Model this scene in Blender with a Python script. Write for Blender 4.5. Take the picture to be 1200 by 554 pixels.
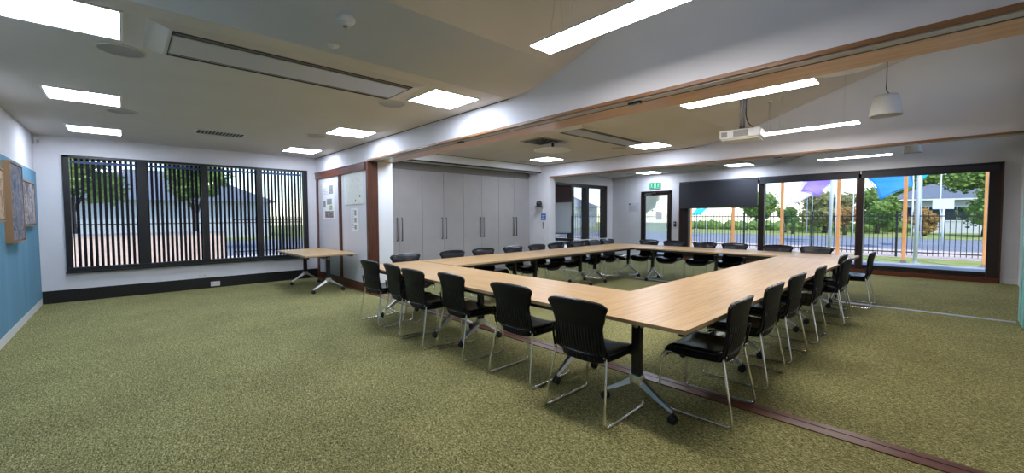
import bpy, bmesh, math, random
from mathutils import Vector, Matrix
random.seed(7)
PI = math.pi
sc = bpy.context.scene
for o in list(bpy.data.objects):
    bpy.data.objects.remove(o)
C = sc.collection

# ------------------------------------------------------------------ camera
F_PX, CY0 = 485.3429, 273.1044
YAW, PITCH, ROLL = 0.8178, -0.0414, -0.0048
CAM = Vector((9.9283, 1.0098, 1.3766))
Fv = Vector((-math.sin(YAW)*math.cos(PITCH), math.cos(YAW)*math.cos(PITCH), math.sin(PITCH)))
Rv = Fv.cross(Vector((0, 0, 1))).normalized()
Uv = Rv.cross(Fv)
R2 = Rv*math.cos(ROLL) + Uv*math.sin(ROLL)
U2 = -Rv*math.sin(ROLL) + Uv*math.cos(ROLL)
cd = bpy.data.cameras.new('camera')
cd.sensor_width = 36.0
cd.sensor_fit = 'HORIZONTAL'
cd.lens = F_PX/1200*36
cd.shift_y = (CY0-277)/1200
cd.clip_start = 0.02
cd.clip_end = 500
cam = bpy.data.objects.new('camera', cd)
C.objects.link(cam)
M = Matrix(((R2.x, U2.x, -Fv.x, CAM.x), (R2.y, U2.y, -Fv.y, CAM.y), (R2.z, U2.z, -Fv.z, CAM.z), (0, 0, 0, 1)))
cam.matrix_world = M
sc.camera = cam

# ------------------------------------------------------------------ look, sky, sun
vs = sc.view_settings
vs.view_transform = 'Standard'
vs.look = 'None'
vs.gamma = 1.0
vs.use_curve_mapping = False
vs.exposure = 0.75
sc.cycles.max_bounces = 8
sc.cycles.diffuse_bounces = 5
sc.cycles.transparent_max_bounces = 24
sc.cycles.sample_clamp_indirect = 8
sc.cycles.caustics_reflective = False
sc.cycles.caustics_refractive = False

PANEL_E = 18.5        # square ceiling panels
LINEAR_E = 25.0       # hanging linear lights
w = bpy.data.worlds.new('world')
sc.world = w
w.use_nodes = True
nt = w.node_tree
sky = nt.nodes.new('ShaderNodeTexSky')
sky.sky_type = 'NISHITA'
sky.sun_disc = False
sky.sun_elevation = math.radians(52)
sky.sun_rotation = math.radians(146)
sky.air_density = 1.0
sky.dust_density = 0.4
sky.ozone_density = 2.0
nt.links.new(sky.outputs[0], nt.nodes['Background'].inputs[0])
nt.nodes['Background'].inputs[1].default_value = 0.27

sd = bpy.data.lights.new('sun', 'SUN')
sd.energy = 3.2
sd.angle = math.radians(0.6)
sd.color = (1.0, 0.95, 0.86)
sun = bpy.data.objects.new('sun', sd)
C.objects.link(sun)
sun.rotation_euler = Vector((0.42, -0.62, 1.0)).to_track_quat('Z', 'Y').to_euler()

# ------------------------------------------------------------------ materials
def mat(name, col, rough=0.6, metal=0.0, spec=0.5, coat=0.0):
    m = bpy.data.materials.new(name)
    m.use_nodes = True
    b = m.node_tree.nodes['Principled BSDF']
    b.inputs['Base Color'].default_value = (*col, 1)
    b.inputs['Roughness'].default_value = rough
    b.inputs['Metallic'].default_value = metal
    b.inputs['Specular IOR Level'].default_value = spec
    b.inputs['Coat Weight'].default_value = coat
    return m

def coords(m, scale=(1, 1, 1), rot=(0, 0, 0)):
    n = m.node_tree.nodes
    tc = n.new('ShaderNodeTexCoord')
    mp = n.new('ShaderNodeMapping')
    mp.inputs['Scale'].default_value = scale
    mp.inputs['Rotation'].default_value = rot
    m.node_tree.links.new(tc.outputs['Object'], mp.inputs['Vector'])
    return mp.outputs['Vector']

def noise_mat(name, cols, nscale, rough=0.7, detail=4, stretch=(1, 1, 1), rot=(0, 0, 0), bump=0.0, bdist=0.01, spec=0.4, metal=0.0, pos=None, dist=0.0, coat=0.0):
    m = mat(name, cols[0], rough, metal, spec, coat)
    n, l = m.node_tree.nodes, m.node_tree.links
    b = n['Principled BSDF']
    v = coords(m, stretch, rot)
    t = n.new('ShaderNodeTexNoise')
    t.inputs['Scale'].default_value = nscale
    t.inputs['Detail'].default_value = detail
    t.inputs['Distortion'].default_value = dist
    l.new(v, t.inputs['Vector'])
    r = n.new('ShaderNodeValToRGB')
    k = len(cols)
    pos = pos or [0.3+0.4*i/(k-1) for i in range(k)]
    e = r.color_ramp.elements
    while len(e) < k:
        e.new(0.5)
    for i in range(k):
        e[i].position = pos[i]
        e[i].color = (*cols[i], 1)
    l.new(t.outputs['Fac'], r.inputs[0])
    l.new(r.outputs[0], b.inputs['Base Color'])
    if bump:
        bp = n.new('ShaderNodeBump')
        bp.inputs['Strength'].default_value = bump
        bp.inputs['Distance'].default_value = bdist
        l.new(t.outputs['Fac'], bp.inputs['Height'])
        l.new(bp.outputs[0], b.inputs['Normal'])
    return m

def emit(name, col, s):
    m = bpy.data.materials.new(name)
    m.use_nodes = True
    n = m.node_tree.nodes
    n.remove(n['Principled BSDF'])
    e = n.new('ShaderNodeEmission')
    e.inputs[0].default_value = (*col, 1)
    e.inputs[1].default_value = s
    m.node_tree.links.new(e.outputs[0], n['Material Output'].inputs[0])
    return m

def glass_mat(name, tint=(0.86, 0.89, 0.91), refl=0.06):
    m = bpy.data.materials.new(name)
    m.use_nodes = True
    n, l = m.node_tree.nodes, m.node_tree.links
    n.remove(n['Principled BSDF'])
    t = n.new('ShaderNodeBsdfTransparent')
    t.inputs[0].default_value = (*tint, 1)
    g = n.new('ShaderNodeBsdfGlossy')
    g.inputs['Roughness'].default_value = 0.02
    lw = n.new('ShaderNodeLayerWeight')
    lw.inputs[0].default_value = 0.25
    mu = n.new('ShaderNodeMath')
    mu.operation = 'MULTIPLY_ADD'
    mu.inputs[1].default_value = 0.5
    mu.inputs[2].default_value = refl*0.5
    l.new(lw.outputs['Fresnel'], mu.inputs[0])
    mx = n.new('ShaderNodeMixShader')
    l.new(mu.outputs[0], mx.inputs[0])
    l.new(t.outputs[0], mx.inputs[1])
    l.new(g.outputs[0], mx.inputs[2])
    l.new(mx.outputs[0], n['Material Output'].inputs[0])
    return m

def carpet_mat():
    m = mat('carpet', (0.15, 0.17, 0.06), 0.95, 0, 0.15)
    n, l = m.node_tree.nodes, m.node_tree.links
    b = n['Principled BSDF']
    v = coords(m, (1, 1, 1))
    v2 = coords(m, (1.0, 2.2, 1), (0, 0, 0.5))
    a = n.new('ShaderNodeTexNoise'); a.inputs['Scale'].default_value = 60; a.inputs['Detail'].default_value = 3; a.inputs['Roughness'].default_value = 0.7; a.inputs['Distortion'].default_value = 1.2
    l.new(v2, a.inputs['Vector'])
    r = n.new('ShaderNodeValToRGB')
    e = r.color_ramp.elements
    e.new(0.5); e.new(0.6)
    for i, (p, c) in enumerate([(0.36, (0.036, 0.034, 0.010)), (0.46, (0.157, 0.152, 0.054)), (0.55, (0.290, 0.280, 0.113)), (0.64, (0.60, 0.53, 0.29))]):
        e[i].position = p
        e[i].color = (*c, 1)
    l.new(a.outputs['Fac'], r.inputs[0])
    big = n.new('ShaderNodeTexNoise'); big.inputs['Scale'].default_value = 1.3; big.inputs['Detail'].default_value = 3
    l.new(v, big.inputs['Vector'])
    mr = n.new('ShaderNodeMapRange')
    mr.inputs['From Min'].default_value = 0.3; mr.inputs['From Max'].default_value = 0.7
    mr.inputs['To Min'].default_value = 0.88; mr.inputs['To Max'].default_value = 1.1
    l.new(big.outputs['Fac'], mr.inputs[0])
    mx = n.new('ShaderNodeVectorMath'); mx.operation = 'SCALE'
    l.new(r.outputs[0], mx.inputs[0]); l.new(mr.outputs[0], mx.inputs['Scale'])
    l.new(mx.outputs[0], b.inputs['Base Color'])
    bp = n.new('ShaderNodeBump'); bp.inputs['Strength'].default_value = 0.6; bp.inputs['Distance'].default_value = 0.006
    l.new(a.outputs['Fac'], bp.inputs['Height']); l.new(bp.outputs[0], b.inputs['Normal'])
    return m

def ribbed_plastic():
    m = mat('chair_shell_plastic', (0.006, 0.006, 0.007), 0.5, 0, 0.22)
    n, l = m.node_tree.nodes, m.node_tree.links
    b = n['Principled BSDF']
    tc = n.new('ShaderNodeTexCoord')
    sx = n.new('ShaderNodeSeparateXYZ')
    l.new(tc.outputs['Object'], sx.inputs[0])
    s = n.new('ShaderNodeMath'); s.operation = 'MULTIPLY'; s.inputs[1].default_value = 2*PI/0.024
    l.new(sx.outputs['X'], s.inputs[0])
    c = n.new('ShaderNodeMath'); c.operation = 'SINE'
    l.new(s.outputs[0], c.inputs[0])
    zr = n.new('ShaderNodeMapRange')
    zr.inputs['From Min'].default_value = 0.66; zr.inputs['From Max'].default_value = 0.60
    l.new(sx.outputs['Z'], zr.inputs[0])
    mm = n.new('ShaderNodeMath'); mm.operation = 'MULTIPLY'
    l.new(c.outputs[0], mm.inputs[0]); l.new(zr.outputs[0], mm.inputs[1])
    bp = n.new('ShaderNodeBump'); bp.inputs['Strength'].default_value = 0.9; bp.inputs['Distance'].default_value = 0.004
    l.new(mm.outputs[0], bp.inputs['Height']); l.new(bp.outputs[0], b.inputs['Normal'])
    return m

MT = {}
MT['carpet'] = carpet_mat()
MT['wall'] = noise_mat('white_wall_paint', [(0.685, 0.675, 0.72), (0.72, 0.71, 0.75)], 3, 0.75, bump=0.02)
MT['ceiling'] = noise_mat('ceiling_paint', [(0.57, 0.54, 0.51), (0.60, 0.57, 0.54)], 2, 0.8)
MT['blue'] = noise_mat('blue_pinboard_fabric', [(0.11, 0.27, 0.40), (0.14, 0.31, 0.45)], 1.2, 0.9, stretch=(6, 1, 0.4), bump=0.05)
MT['teal'] = noise_mat('teal_pinboard_fabric', [(0.20, 0.50, 0.48), (0.24, 0.56, 0.53)], 40, 0.9)
MT['white'] = mat('white_gloss_paint', (0.74, 0.75, 0.77), 0.4)
MT['offwhite'] = mat('white_plastic', (0.66, 0.66, 0.65), 0.45)
MT['black'] = mat('black_powder_coat', (0.010, 0.010, 0.012), 0.35)
MT['skirting'] = mat('black_skirting_paint', (0.008, 0.008, 0.010), 0.35)
MT['dframe'] = noise_mat('dark_brown_window_frame', [(0.014, 0.009, 0.009), (0.024, 0.013, 0.011)], 8, 0.35, stretch=(1, 1, 0.1))
MT['slat'] = mat('dark_navy_slat', (0.004, 0.004, 0.010), 0.6, 0, 0.2)
MT['blueband'] = mat('navy_top_band', (0.02, 0.04, 0.16), 0.5)
MT['rtimber'] = noise_mat('red_brown_timber', [(0.060, 0.016, 0.006), (0.125, 0.034, 0.012)], 7, 0.35, stretch=(8, 8, 0.6), coat=0.3)
MT['rtimber_x'] = noise_mat('red_brown_timber_lengthwise', [(0.075, 0.019, 0.009), (0.155, 0.043, 0.020)], 7, 0.30, stretch=(0.6, 8, 8), coat=0.3)
MT['htimber'] = noise_mat('honey_timber_veneer', [(0.50, 0.28, 0.14), (0.66, 0.41, 0.23)], 4, 0.28, stretch=(0.5, 6, 6), coat=0.4)
MT['btimber'] = noise_mat('brown_edge_timber', [(0.20, 0.095, 0.040), (0.30, 0.15, 0.07)], 6, 0.4, stretch=(0.6, 8, 8))
MT['laminate_x'] = noise_mat('beech_laminate', [(0.46, 0.275, 0.120), (0.55, 0.35, 0.165), (0.61, 0.415, 0.21)], 5, 0.36, stretch=(0.45, 9, 9))
MT['laminate_edge'] = mat('beech_edge_strip', (0.46, 0.31, 0.17), 0.4)
MT['chrome'] = mat('chrome', (0.86, 0.86, 0.83), 0.2, 1.0)
MT['alu'] = mat('polished_aluminium', (0.66, 0.66, 0.66), 0.34, 1.0)
MT['steel'] = mat('brushed_steel', (0.50, 0.50, 0.50), 0.35, 1.0)
MT['dsteel'] = mat('dark_steel', (0.22, 0.22, 0.22), 0.4, 0.8)
MT['track'] = mat('grey_aluminium_track', (0.42, 0.42, 0.43), 0.45, 0.3)
MT['shell'] = ribbed_plastic()
MT['vinyl'] = noise_mat('black_vinyl', [(0.004, 0.005, 0.010), (0.007, 0.008, 0.016)], 60, 0.26, spec=0.35)
MT['rubber'] = mat('black_rubber', (0.008, 0.008, 0.008), 0.6)
MT['cupboard'] = noise_mat('grey_cupboard_laminate', [(0.37, 0.352, 0.355), (0.40, 0.38, 0.383)], 3, 0.45)
MT['recess'] = mat('shaded_recess_board', (0.24, 0.23, 0.225), 0.7)  # grey darkened to stand in for shade above the cupboards
MT['seam'] = mat('dark_gap', (0.03, 0.03, 0.03), 0.8)
MT['board'] = noise_mat('pale_grey_pinboard', [(0.58, 0.58, 0.63), (0.62, 0.62, 0.67)], 60, 0.8)
MT['glass'] = glass_mat('window_glass')
MT['glareglass'] = glass_mat('glare_door_glass')  # whitish layer added to imitate the bright glare in the door
_n, _l = MT['glareglass'].node_tree.nodes, MT['glareglass'].node_tree.links
_t = _n.new('ShaderNodeBsdfTranslucent'); _t.inputs[0].default_value = (0.95, 0.95, 0.92, 1)
_m = _n.new('ShaderNodeMixShader'); _m.inputs[0].default_value = 0.25
_src = _n['Material Output'].inputs[0].links[0].from_socket
_l.new(_src, _m.inputs[1]); _l.new(_t.outputs[0], _m.inputs[2]); _l.new(_m.outputs[0], _n['Material Output'].inputs[0])
MT['panel_e'] = emit('cool_light_panel', (0.76, 0.85, 1.0), PANEL_E)
MT['linear_e'] = emit('neutral_linear_diffuser', (1.0, 0.95, 0.90), LINEAR_E)
MT['blind'] = mat('charcoal_roller_blind', (0.022, 0.023, 0.032), 0.7)
MT['mblind'] = mat('maroon_roller_blind', (0.045, 0.014, 0.014), 0.7)
MT['wboard'] = mat('white_board_surface', (0.72, 0.76, 0.80), 0.25)
MT['paper'] = mat('white_paper', (0.78, 0.79, 0.80), 0.8)
MT['pbox'] = mat('plywood_frame_edge', (0.30, 0.17, 0.08), 0.55)
MT['exit'] = emit('exit_sign_green', (0.01, 0.45, 0.25), 0.8)
MT['exitw'] = emit('exit_sign_white', (0.70, 1.0, 0.90), 0.7)
MT['bsign'] = mat('blue_sign_plastic', (0.03, 0.13, 0.42), 0.4)
MT['grille'] = mat('grille_grey', (0.30, 0.29, 0.27), 0.5)
MT['gpanel'] = mat('silver_intake_panel', (0.50, 0.50, 0.51), 0.42, 0.6)
MT['otimber'] = noise_mat('orange_oiled_timber', [(0.72, 0.30, 0.09), (0.88, 0.42, 0.16)], 8, 0.5, stretch=(4, 4, 0.5))
MT['fence'] = mat('black_fence_paint', (0.012, 0.014, 0.02), 0.5)
MT['galv'] = mat('pale_painted_steel', (0.72, 0.80, 0.88), 0.4, 0.1)
MT['concrete'] = noise_mat('concrete', [(0.33, 0.34, 0.38), (0.42, 0.42, 0.45)], 3, 0.9)
MT['paving'] = noise_mat('pink_paving', [(0.55, 0.42, 0.38), (0.68, 0.54, 0.50)], 2, 0.9)
MT['road'] = noise_mat('asphalt', [(0.20, 0.215, 0.27), (0.26, 0.275, 0.33)], 3, 0.9)
MT['grass'] = noise_mat('grass', [(0.20, 0.26, 0.06), (0.38, 0.40, 0.14)], 1.5, 0.95)
MT['bark'] = mat('bark', (0.10, 0.07, 0.05), 0.9)
MT['brick'] = noise_mat('pale_brick', [(0.62, 0.46, 0.36), (0.76, 0.60, 0.50)], 6, 0.9)
MT['render_w'] = mat('white_render', (0.56, 0.57, 0.63), 0.8)
MT['roofg'] = noise_mat('grey_roof_sheet', [(0.13, 0.15, 0.19), (0.18, 0.20, 0.25)], 5, 0.6, stretch=(6, 1, 1))
MT['sailb'] = mat('blue_shade_cloth', (0.01, 0.22, 0.60), 0.7)
MT['sailt'] = mat('turquoise_shade_cloth', (0.02, 0.50, 0.58), 0.7)
MT['sailp'] = mat('purple_shade_cloth', (0.24, 0.15, 0.62), 0.7)
MT['saill'] = mat('lilac_shade_cloth', (0.60, 0.52, 0.80), 0.7)
MT['darkglass'] = mat('dark_reflective_glass', (0.03, 0.04, 0.05), 0.1)

# ------------------------------------------------------------------ mesh helpers
def box(bm, x0, x1, y0, y1, z0, z1, bev=0.0, mi=0):
    vs_ = [bm.verts.new(p) for p in ((x0, y0, z0), (x1, y0, z0), (x1, y1, z0), (x0, y1, z0), (x0, y0, z1), (x1, y0, z1), (x1, y1, z1), (x0, y1, z1))]
    fs = [bm.faces.new([vs_[i] for i in q]) for q in ((0, 3, 2, 1), (4, 5, 6, 7), (0, 1, 5, 4), (1, 2, 6, 5), (2, 3, 7, 6), (3, 0, 4, 7))]
    for f in fs:
        f.material_index = mi
    if bev > 0:
        es = list({e for f in fs for e in f.edges})
        r = bmesh.ops.bevel(bm, geom=es, offset=bev, segments=2, affect='EDGES', profile=0.5)
        for f in r['faces']:
            f.material_index = mi
    return fs

def hexa(bm, pts, mi=0):
    vs_ = [bm.verts.new(p) for p in pts]
    for q in ((0, 3, 2, 1), (4, 5, 6, 7), (0, 1, 5, 4), (1, 2, 6, 5), (2, 3, 7, 6), (3, 0, 4, 7)):
        bm.faces.new([vs_[i] for i in q]).material_index = mi

def frame_of(d):
    d = d.normalized()
    a = Vector((0, 0, 1)) if abs(d.z) < 0.9 else Vector((1, 0, 0))
    u = d.cross(a).normalized()
    return u, d.cross(u).normalized()

def tube(bm, pts, r, seg=8, cap=True, mi=0):
    pts = [Vector(p) for p in pts]
    rs = r if isinstance(r, (list, tuple)) else [r]*len(pts)
    rings = []
    u = None
    for i, p in enumerate(pts):
        if i == 0: d = pts[1]-p
        elif i == len(pts)-1: d = p-pts[i-1]
        else: d = (pts[i+1]-p).normalized()+(p-pts[i-1]).normalized()
        d.normalize()
        if u is None:
            u, v = frame_of(d)
        else:
            u = (u-d*u.dot(d)).normalized()
            v = d.cross(u)
        rings.append([bm.verts.new(p+(u*math.cos(2*PI*k/seg)+v*math.sin(2*PI*k/seg))*rs[i]) for k in range(seg)])
    for a, b in zip(rings, rings[1:]):
        for k in range(seg):
            f = bm.faces.new((a[k], a[(k+1) % seg], b[(k+1) % seg], b[k]))
            f.smooth = True
            f.material_index = mi
    if cap:
        bm.faces.new(rings[0][::-1]).material_index = mi
        bm.faces.new(rings[-1]).material_index = mi

def rounded(pts, rad, n=4):
    """polyline with rounded corners"""
    pts = [Vector(p) for p in pts]
    out = [pts[0]]
    for a, b, c in zip(pts, pts[1:], pts[2:]):
        d1 = (a-b); d2 = (c-b)
        t = min(rad, d1.length*0.45, d2.length*0.45)
        p1 = b+d1.normalized()*t; p2 = b+d2.normalized()*t
        for k in range(n+1):
            s = k/n
            out.append(p1*(1-s)**2+b*2*s*(1-s)+p2*s*s)
    out.append(pts[-1])
    return out

def lathe(bm, prof, seg=24, c=(0, 0, 0), mi=0, smooth=True):
    c = Vector(c)
    rings = []
    for r, z in prof:
        if r < 1e-6:
            rings.append([bm.verts.new(c+Vector((0, 0, z)))])
        else:
            rings.append([bm.verts.new(c+Vector((r*math.cos(2*PI*k/seg), r*math.sin(2*PI*k/seg), z))) for k in range(seg)])
    for a, b in zip(rings, rings[1:]):
        for k in range(seg):
            k2 = (k+1) % seg
            if len(a) == 1 and len(b) == 1: continue
            if len(a) == 1: f = bm.faces.new((a[0], b[k2], b[k]))
            elif len(b) == 1: f = bm.faces.new((a[k], a[k2], b[0]))
            else: f = bm.faces.new((a[k], a[k2], b[k2], b[k]))
            f.smooth = smooth
            f.material_index = mi
    return rings

def obj(name, bm, m, parent=None, loc=None):
    me = bpy.data.meshes.new(name)
    bmesh.ops.recalc_face_normals(bm, faces=bm.faces)
    bm.to_mesh(me)
    bm.free()
    for k in (m if isinstance(m, (list, tuple)) else [m]):
        me.materials.append(MT[k] if isinstance(k, str) else k)
    o = bpy.data.objects.new(name, me)
    C.objects.link(o)
    if parent: o.parent = parent
    if loc: o.location = loc
    return o

def bobj(name, m, boxes, parent=None, bev=0.0):
    bm = bmesh.new()
    for b in boxes:
        box(bm, *b, bev=bev)
    return obj(name, bm, m, parent)

def struct(name, m, boxes, parent=None, bev=0.0):
    o = bobj(name, m, boxes, parent, bev)
    if parent is None: o['kind'] = 'structure'
    return o

def tag(o, label, cat, group=None):
    o['label'] = label
    o['category'] = cat
    if group: o['group'] = group
    return o

def thing(name, label, cat, loc=(0, 0, 0), rz=0.0, group=None):
    o = bpy.data.objects.new(name, None)
    o.empty_display_size = 0.1
    C.objects.link(o)
    o.location = loc
    o.rotation_euler = (0, 0, rz)
    return tag(o, label, cat, group)

def dup(root, loc, rz, label, group=None):
    r = root.copy()
    C.objects.link(r)
    r.location = loc
    r.rotation_euler = (0, 0, rz)
    r['label'] = label
    if group: r['group'] = group
    for ch in list(root.children):
        c = ch.copy()
        C.objects.link(c)
        c.parent = r
        for g in list(ch.children):
            d = g.copy()
            C.objects.link(d)
            d.parent = c
    return r

# ------------------------------------------------------------------ the shell
V1, V1B, V2, V2B, V3 = 4.23, 4.684, 9.14, 9.33, 13.6
XR = 10.8
WT = 4.45          # walls run up past the raked ceiling
struct('floor', 'carpet', [(-0.2, 11.0, -0.15, 13.8, -0.12, 0.0)])
# ceiling: flat, then a soft bend into the rake
prof = [(-0.2, 2.7), (6.45, 2.7), (6.5, 2.7005), (6.6, 2.704), (6.75, 2.718), (6.9, 2.745), (7.05, 2.782), (7.2, 2.826), (7.25, 2.8407)]
prof += [(11.0, 2.7+0.335*(11.0-6.83))]
bm = bmesh.new()
lo = [[bm.verts.new((x, y, z)) for x, z in prof] for y in (-0.15, 13.8)]
hi = [[bm.verts.new((x, y, z+0.2)) for x, z in prof] for y in (-0.15, 13.8)]
for i in range(len(prof)-1):
    bm.faces.new((lo[0][i], lo[0][i+1], lo[1][i+1], lo[1][i])).smooth = 1 <= i < len(prof)-2
    bm.faces.new((hi[0][i], hi[0][i+1], hi[1][i+1], hi[1][i]))
    for k in (0, 1):
        bm.faces.new((lo[k][i], lo[k][i+1], hi[k][i+1], hi[k][i]))
for i in (0, len(prof)-1):
    bm.faces.new((lo[0][i], lo[1][i], hi[1][i], hi[0][i]))
o = obj('ceiling', bm, 'ceiling'); o['kind'] = 'structure'

# near-left side wall with its blue pinboard lining
struct('wall_left', 'wall', [(-0.2, 11.0, -0.15, 0.0, 0, WT)])
struct('trim_1', 'blue', [(0.004, 10.8, 0.0, 0.022, 0.10, 2.105)])
struct('baseboard_left', 'white', [(0.0, 10.8, 0.0, 0.026, 0.0, 0.10)])
# window wall (far end of the near room)
WY0, WY1, WZ0, WZ1 = 0.33, 4.02, 0.515, 2.395
struct('wall_back', 'wall', [(-0.2, 0, -0.15, WY0, 0, WT), (-0.2, 0, WY1, V1, 0, WT), (-0.2, 0, WY0, WY1, 0, WZ0), (-0.2, 0, WY0, WY1, WZ1, WT)])
struct('baseboard_back', 'skirting', [(0.0, 0.018, 0.026, V1, 0, 0.205)], bev=0.003)
# first cross wall with the wide opening
struct('wall_partition', 'wall', [(-0.2, 2.75, V1, V1B, 0, WT), (2.75, XR, V1, V1B, 2.395, WT)])
# second cross wall with the wide opening
struct('wall_partition_far', 'wall', [(1.3, 2.72, V2, V2B, 0, WT), (2.72, XR, V2, V2B, 2.395, WT)])
# middle room end wall behind the cupboards, bulkhead over them
struct('wall_middle', 'wall', [(1.2, 1.35, V1B, V2, 0, WT)])
struct('trim_2', 'white', [(1.35, 2.39, V1B, V2, 2.535, 2.72)])
struct('trim_3', 'seam', [(1.35, 1.93, V1B, V2, 2.42, 2.536), (2.372, 2.398, V1B, V2, 2.506, 2.537)])
struct('trim_4', 'recess', [(1.35, 1.95, V1B, V2, 2.385, 2.52)])  # infill coloured darker for the shade under the bulkhead
# far room: window wall, glazed wall, door wall
FY0, FY1, FZ0, FZ1 = 9.75, 13.24, 0.10, 2.39
struct('wall_far_left', 'wall', [(1.474, 1.674, V2B, FY0, 0, WT), (1.474, 1.674, FY1, 13.8, 0, WT), (1.474, 1.674, FY0, FY1, 0, FZ0), (1.474, 1.674, FY0, FY1, FZ1, WT)])
GX0, GX1, GZ1 = 4.10, 10.56, 2.39
DX0, DX1, DZ1 = 2.80, 3.84, 2.16
struct('wall_far', 'wall', [(1.474, DX0, V3, 13.8, 0, WT), (DX0, DX1, V3, 13.8, DZ1, WT), (DX1, GX0, V3, 13.8, 0, WT), (GX0, GX1, V3, 13.8, GZ1, WT), (GX1, 11.0, V3, 13.8, 0, WT)])
struct('baseboard_far', 'white', [(GX1+0.02, XR, V3-0.015, V3, 0, 0.10), (1.674, DX0-0.01, V3-0.015, V3, 0, 0.10)])
# right hand wall with clerestory windows high under the rake
cl = [(0.5, 3.8), (5.1, 8.7), (10.0, 13.2)]
bx = [(XR, 11.0, -0.15, 13.8, 0, 2.95), (XR, 11.0, -0.15, 13.8, 3.95, WT)]
yy = -0.15
for a, b in cl:
    bx.append((XR, 11.0, yy, a, 2.95, 3.95)); yy = b
bx.append((XR, 11.0, yy, 13.8, 2.95, 3.95))
struct('wall_right', 'wall', bx)
for i, (a, b) in enumerate(cl):
    f = struct('window_%d' % (i+4), 'white', [(10.85, 10.9, a, b, 2.95, 3.0), (10.85, 10.9, a, b, 3.90, 3.95)] + [(10.85, 10.9, a+k*(b-a-0.05)/3, a+k*(b-a-0.05)/3+0.05, 2.95, 3.95) for k in range(4)])
    bobj('pane', 'glass', [(10.872, 10.876, a, b, 3.0, 3.90)], f)

# timber linings of both openings
struct('trim_5', 'htimber', [(2.75, XR, V1-0.005, V1B+0.005, 2.372, 2.397)])
struct('trim_6', 'btimber', [(2.72, XR, V1-0.016, V1+0.006, 2.370, 2.398)])
struct('trim_7', 'track', [(2.78, XR, V1+0.008, V1+0.095, 2.362, 2.374)])
struct('trim_8', 'skirting', [(2.78, XR, V1+0.095, V1+0.112, 2.360, 2.374)])
struct('trim_9', 'htimber', [(2.72, XR, V2-0.005, V2B+0.005, 2.372, 2.397)])
struct('trim_10', 'btimber', [(2.70, XR, V2-0.016, V2+0.006, 2.371, 2.398)])
struct('trim_11', 'track', [(2.74, XR, V2+0.045, V2+0.10, 2.356, 2.374)])
# thin shadow gaps where the flat ceiling meets the cross walls
struct('trim_20', 'seam', [(0.0, 6.45, V1-0.005, V1, 2.693, 2.7), (2.39, 6.45, V2-0.005, V2, 2.693, 2.7), (2.386, 2.392, V1B, V2, 2.692, 2.7)])
# floor strips below the tracks
struct('trim_12', 'rtimber_x', [(0.0, XR, V1-0.068, V1+0.015, 0.0, 0.007), (2.75, XR, V1+0.028, V1+0.085, 0.0, 0.006)])
struct('trim_13', 'seam', [(2.75, XR, V1+0.015, V1+0.028, 0.0, 0.003)])
struct('trim_14', 'track', [(2.72, 10.5, V2+0.02, V2+0.11, 0.0, 0.006)])
# red-brown baseboard and grooved jamb of the first cross wall
struct('baseboard_partition', 'rtimber_x', [(0.02, 2.77, V1-0.03, V1, 0.0, 0.16)])
bx = [(2.69, 2.775, V1-0.03, V1+0.165, 0, 2.362)]
jm = struct('trim_15', 'rtimber', bx, bev=0.006)
bobj('groove', 'seam', [(2.7745, 2.777, V1-0.012+0.045*k, V1-0.004+0.045*k, 0, 2.36) for k in range(4)], jm)
struct('trim_16', 'white', [(2.745, 2.757, V1+0.17, V1B, 0, 2.372)])

# pinboard wall: timber frame and two pale boards
tf = thing('pinboard', 'two pale grey pinboard panels in a red-brown timber frame beside the slatted window', 'pinboard', (0, V1, 0))
bobj('timber_frame', 'rtimber_x', [(0.06, 2.69, -0.045, -0.001, 2.21, 2.345), (0.04, 2.70, -0.055, -0.001, 2.345, 2.362)], tf, bev=0.003)
bobj('upright', 'rtimber', [(0.10, 0.19, -0.045, -0.001, 0.16, 2.21)], tf, bev=0.003)
bobj('upright', 'rtimber', [(1.42, 1.53, -0.045, -0.001, 0.16, 2.21)], tf, bev=0.003)
bobj('board_panel', 'board', [(0.19, 1.42, -0.02, -0.001, 0.16, 2.21)], tf)
bobj('board_panel', 'board', [(1.53, 2.69, -0.02, -0.001, 0.16, 2.21)], tf)

# ------------------------------------------------------------------ slatted window
wn = thing('window_1', '', 'window'); 
del wn['label'], wn['category']
wn['kind'] = 'structure'
panes = [(0.395, 1.205), (1.345, 2.122), (2.222, 3.052), (3.150, 3.935)]
fr = [(-0.08, 0.045, WY0-0.02, panes[0][0]-0.01, WZ0-0.01, WZ1+0.01), (-0.08, 0.045, panes[3][1]+0.01, WY1+0.01, WZ0-0.01, WZ1+0.01),
      (-0.08, 0.05, WY0-0.02, WY1+0.01, WZ0-0.02, WZ0+0.045), (-0.08, 0.045, WY0-0.02, WY1+0.01, WZ1-0.03, WZ1+0.01)]
bobj('frame', 'black', fr, wn, bev=0.004)
bobj('sill', 'black', [(0.0, 0.075, WY0-0.03, WY1+0.02, WZ0-0.045, WZ0-0.018)], wn, bev=0.003)
for a, b in zip(panes, panes[1:]):
    bobj('mullion', 'black', [(-0.07, 0.03, a[1], b[0], WZ0, WZ1)], wn, bev=0.003)
for k, (a, b) in enumerate(panes):
    s = bobj('slat_screen', 'slat', [], wn)
    bm = bmesh.new()
    n = 12
    pitch = (b-a)/n
    for i in range(n+1):
        yc = a+i*pitch-0.002
        box(bm, -0.078, -0.066, max(a, yc-0.0195), min(b, yc+0.0195), WZ0+0.03, WZ1-0.02)
    bm.to_mesh(s.data); bm.free()
    bobj('top_band', 'blueband', [(-0.062, -0.055, a, b, 2.285, 2.325)], wn)  # plain navy band across the top of each pane
    bobj('transom', 'black', [(-0.10, -0.086, a, b, 1.258, 1.276)], wn)
    bobj('pane', 'glass', [(-0.125, -0.121, a, b, WZ0, WZ1)], wn)

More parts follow.
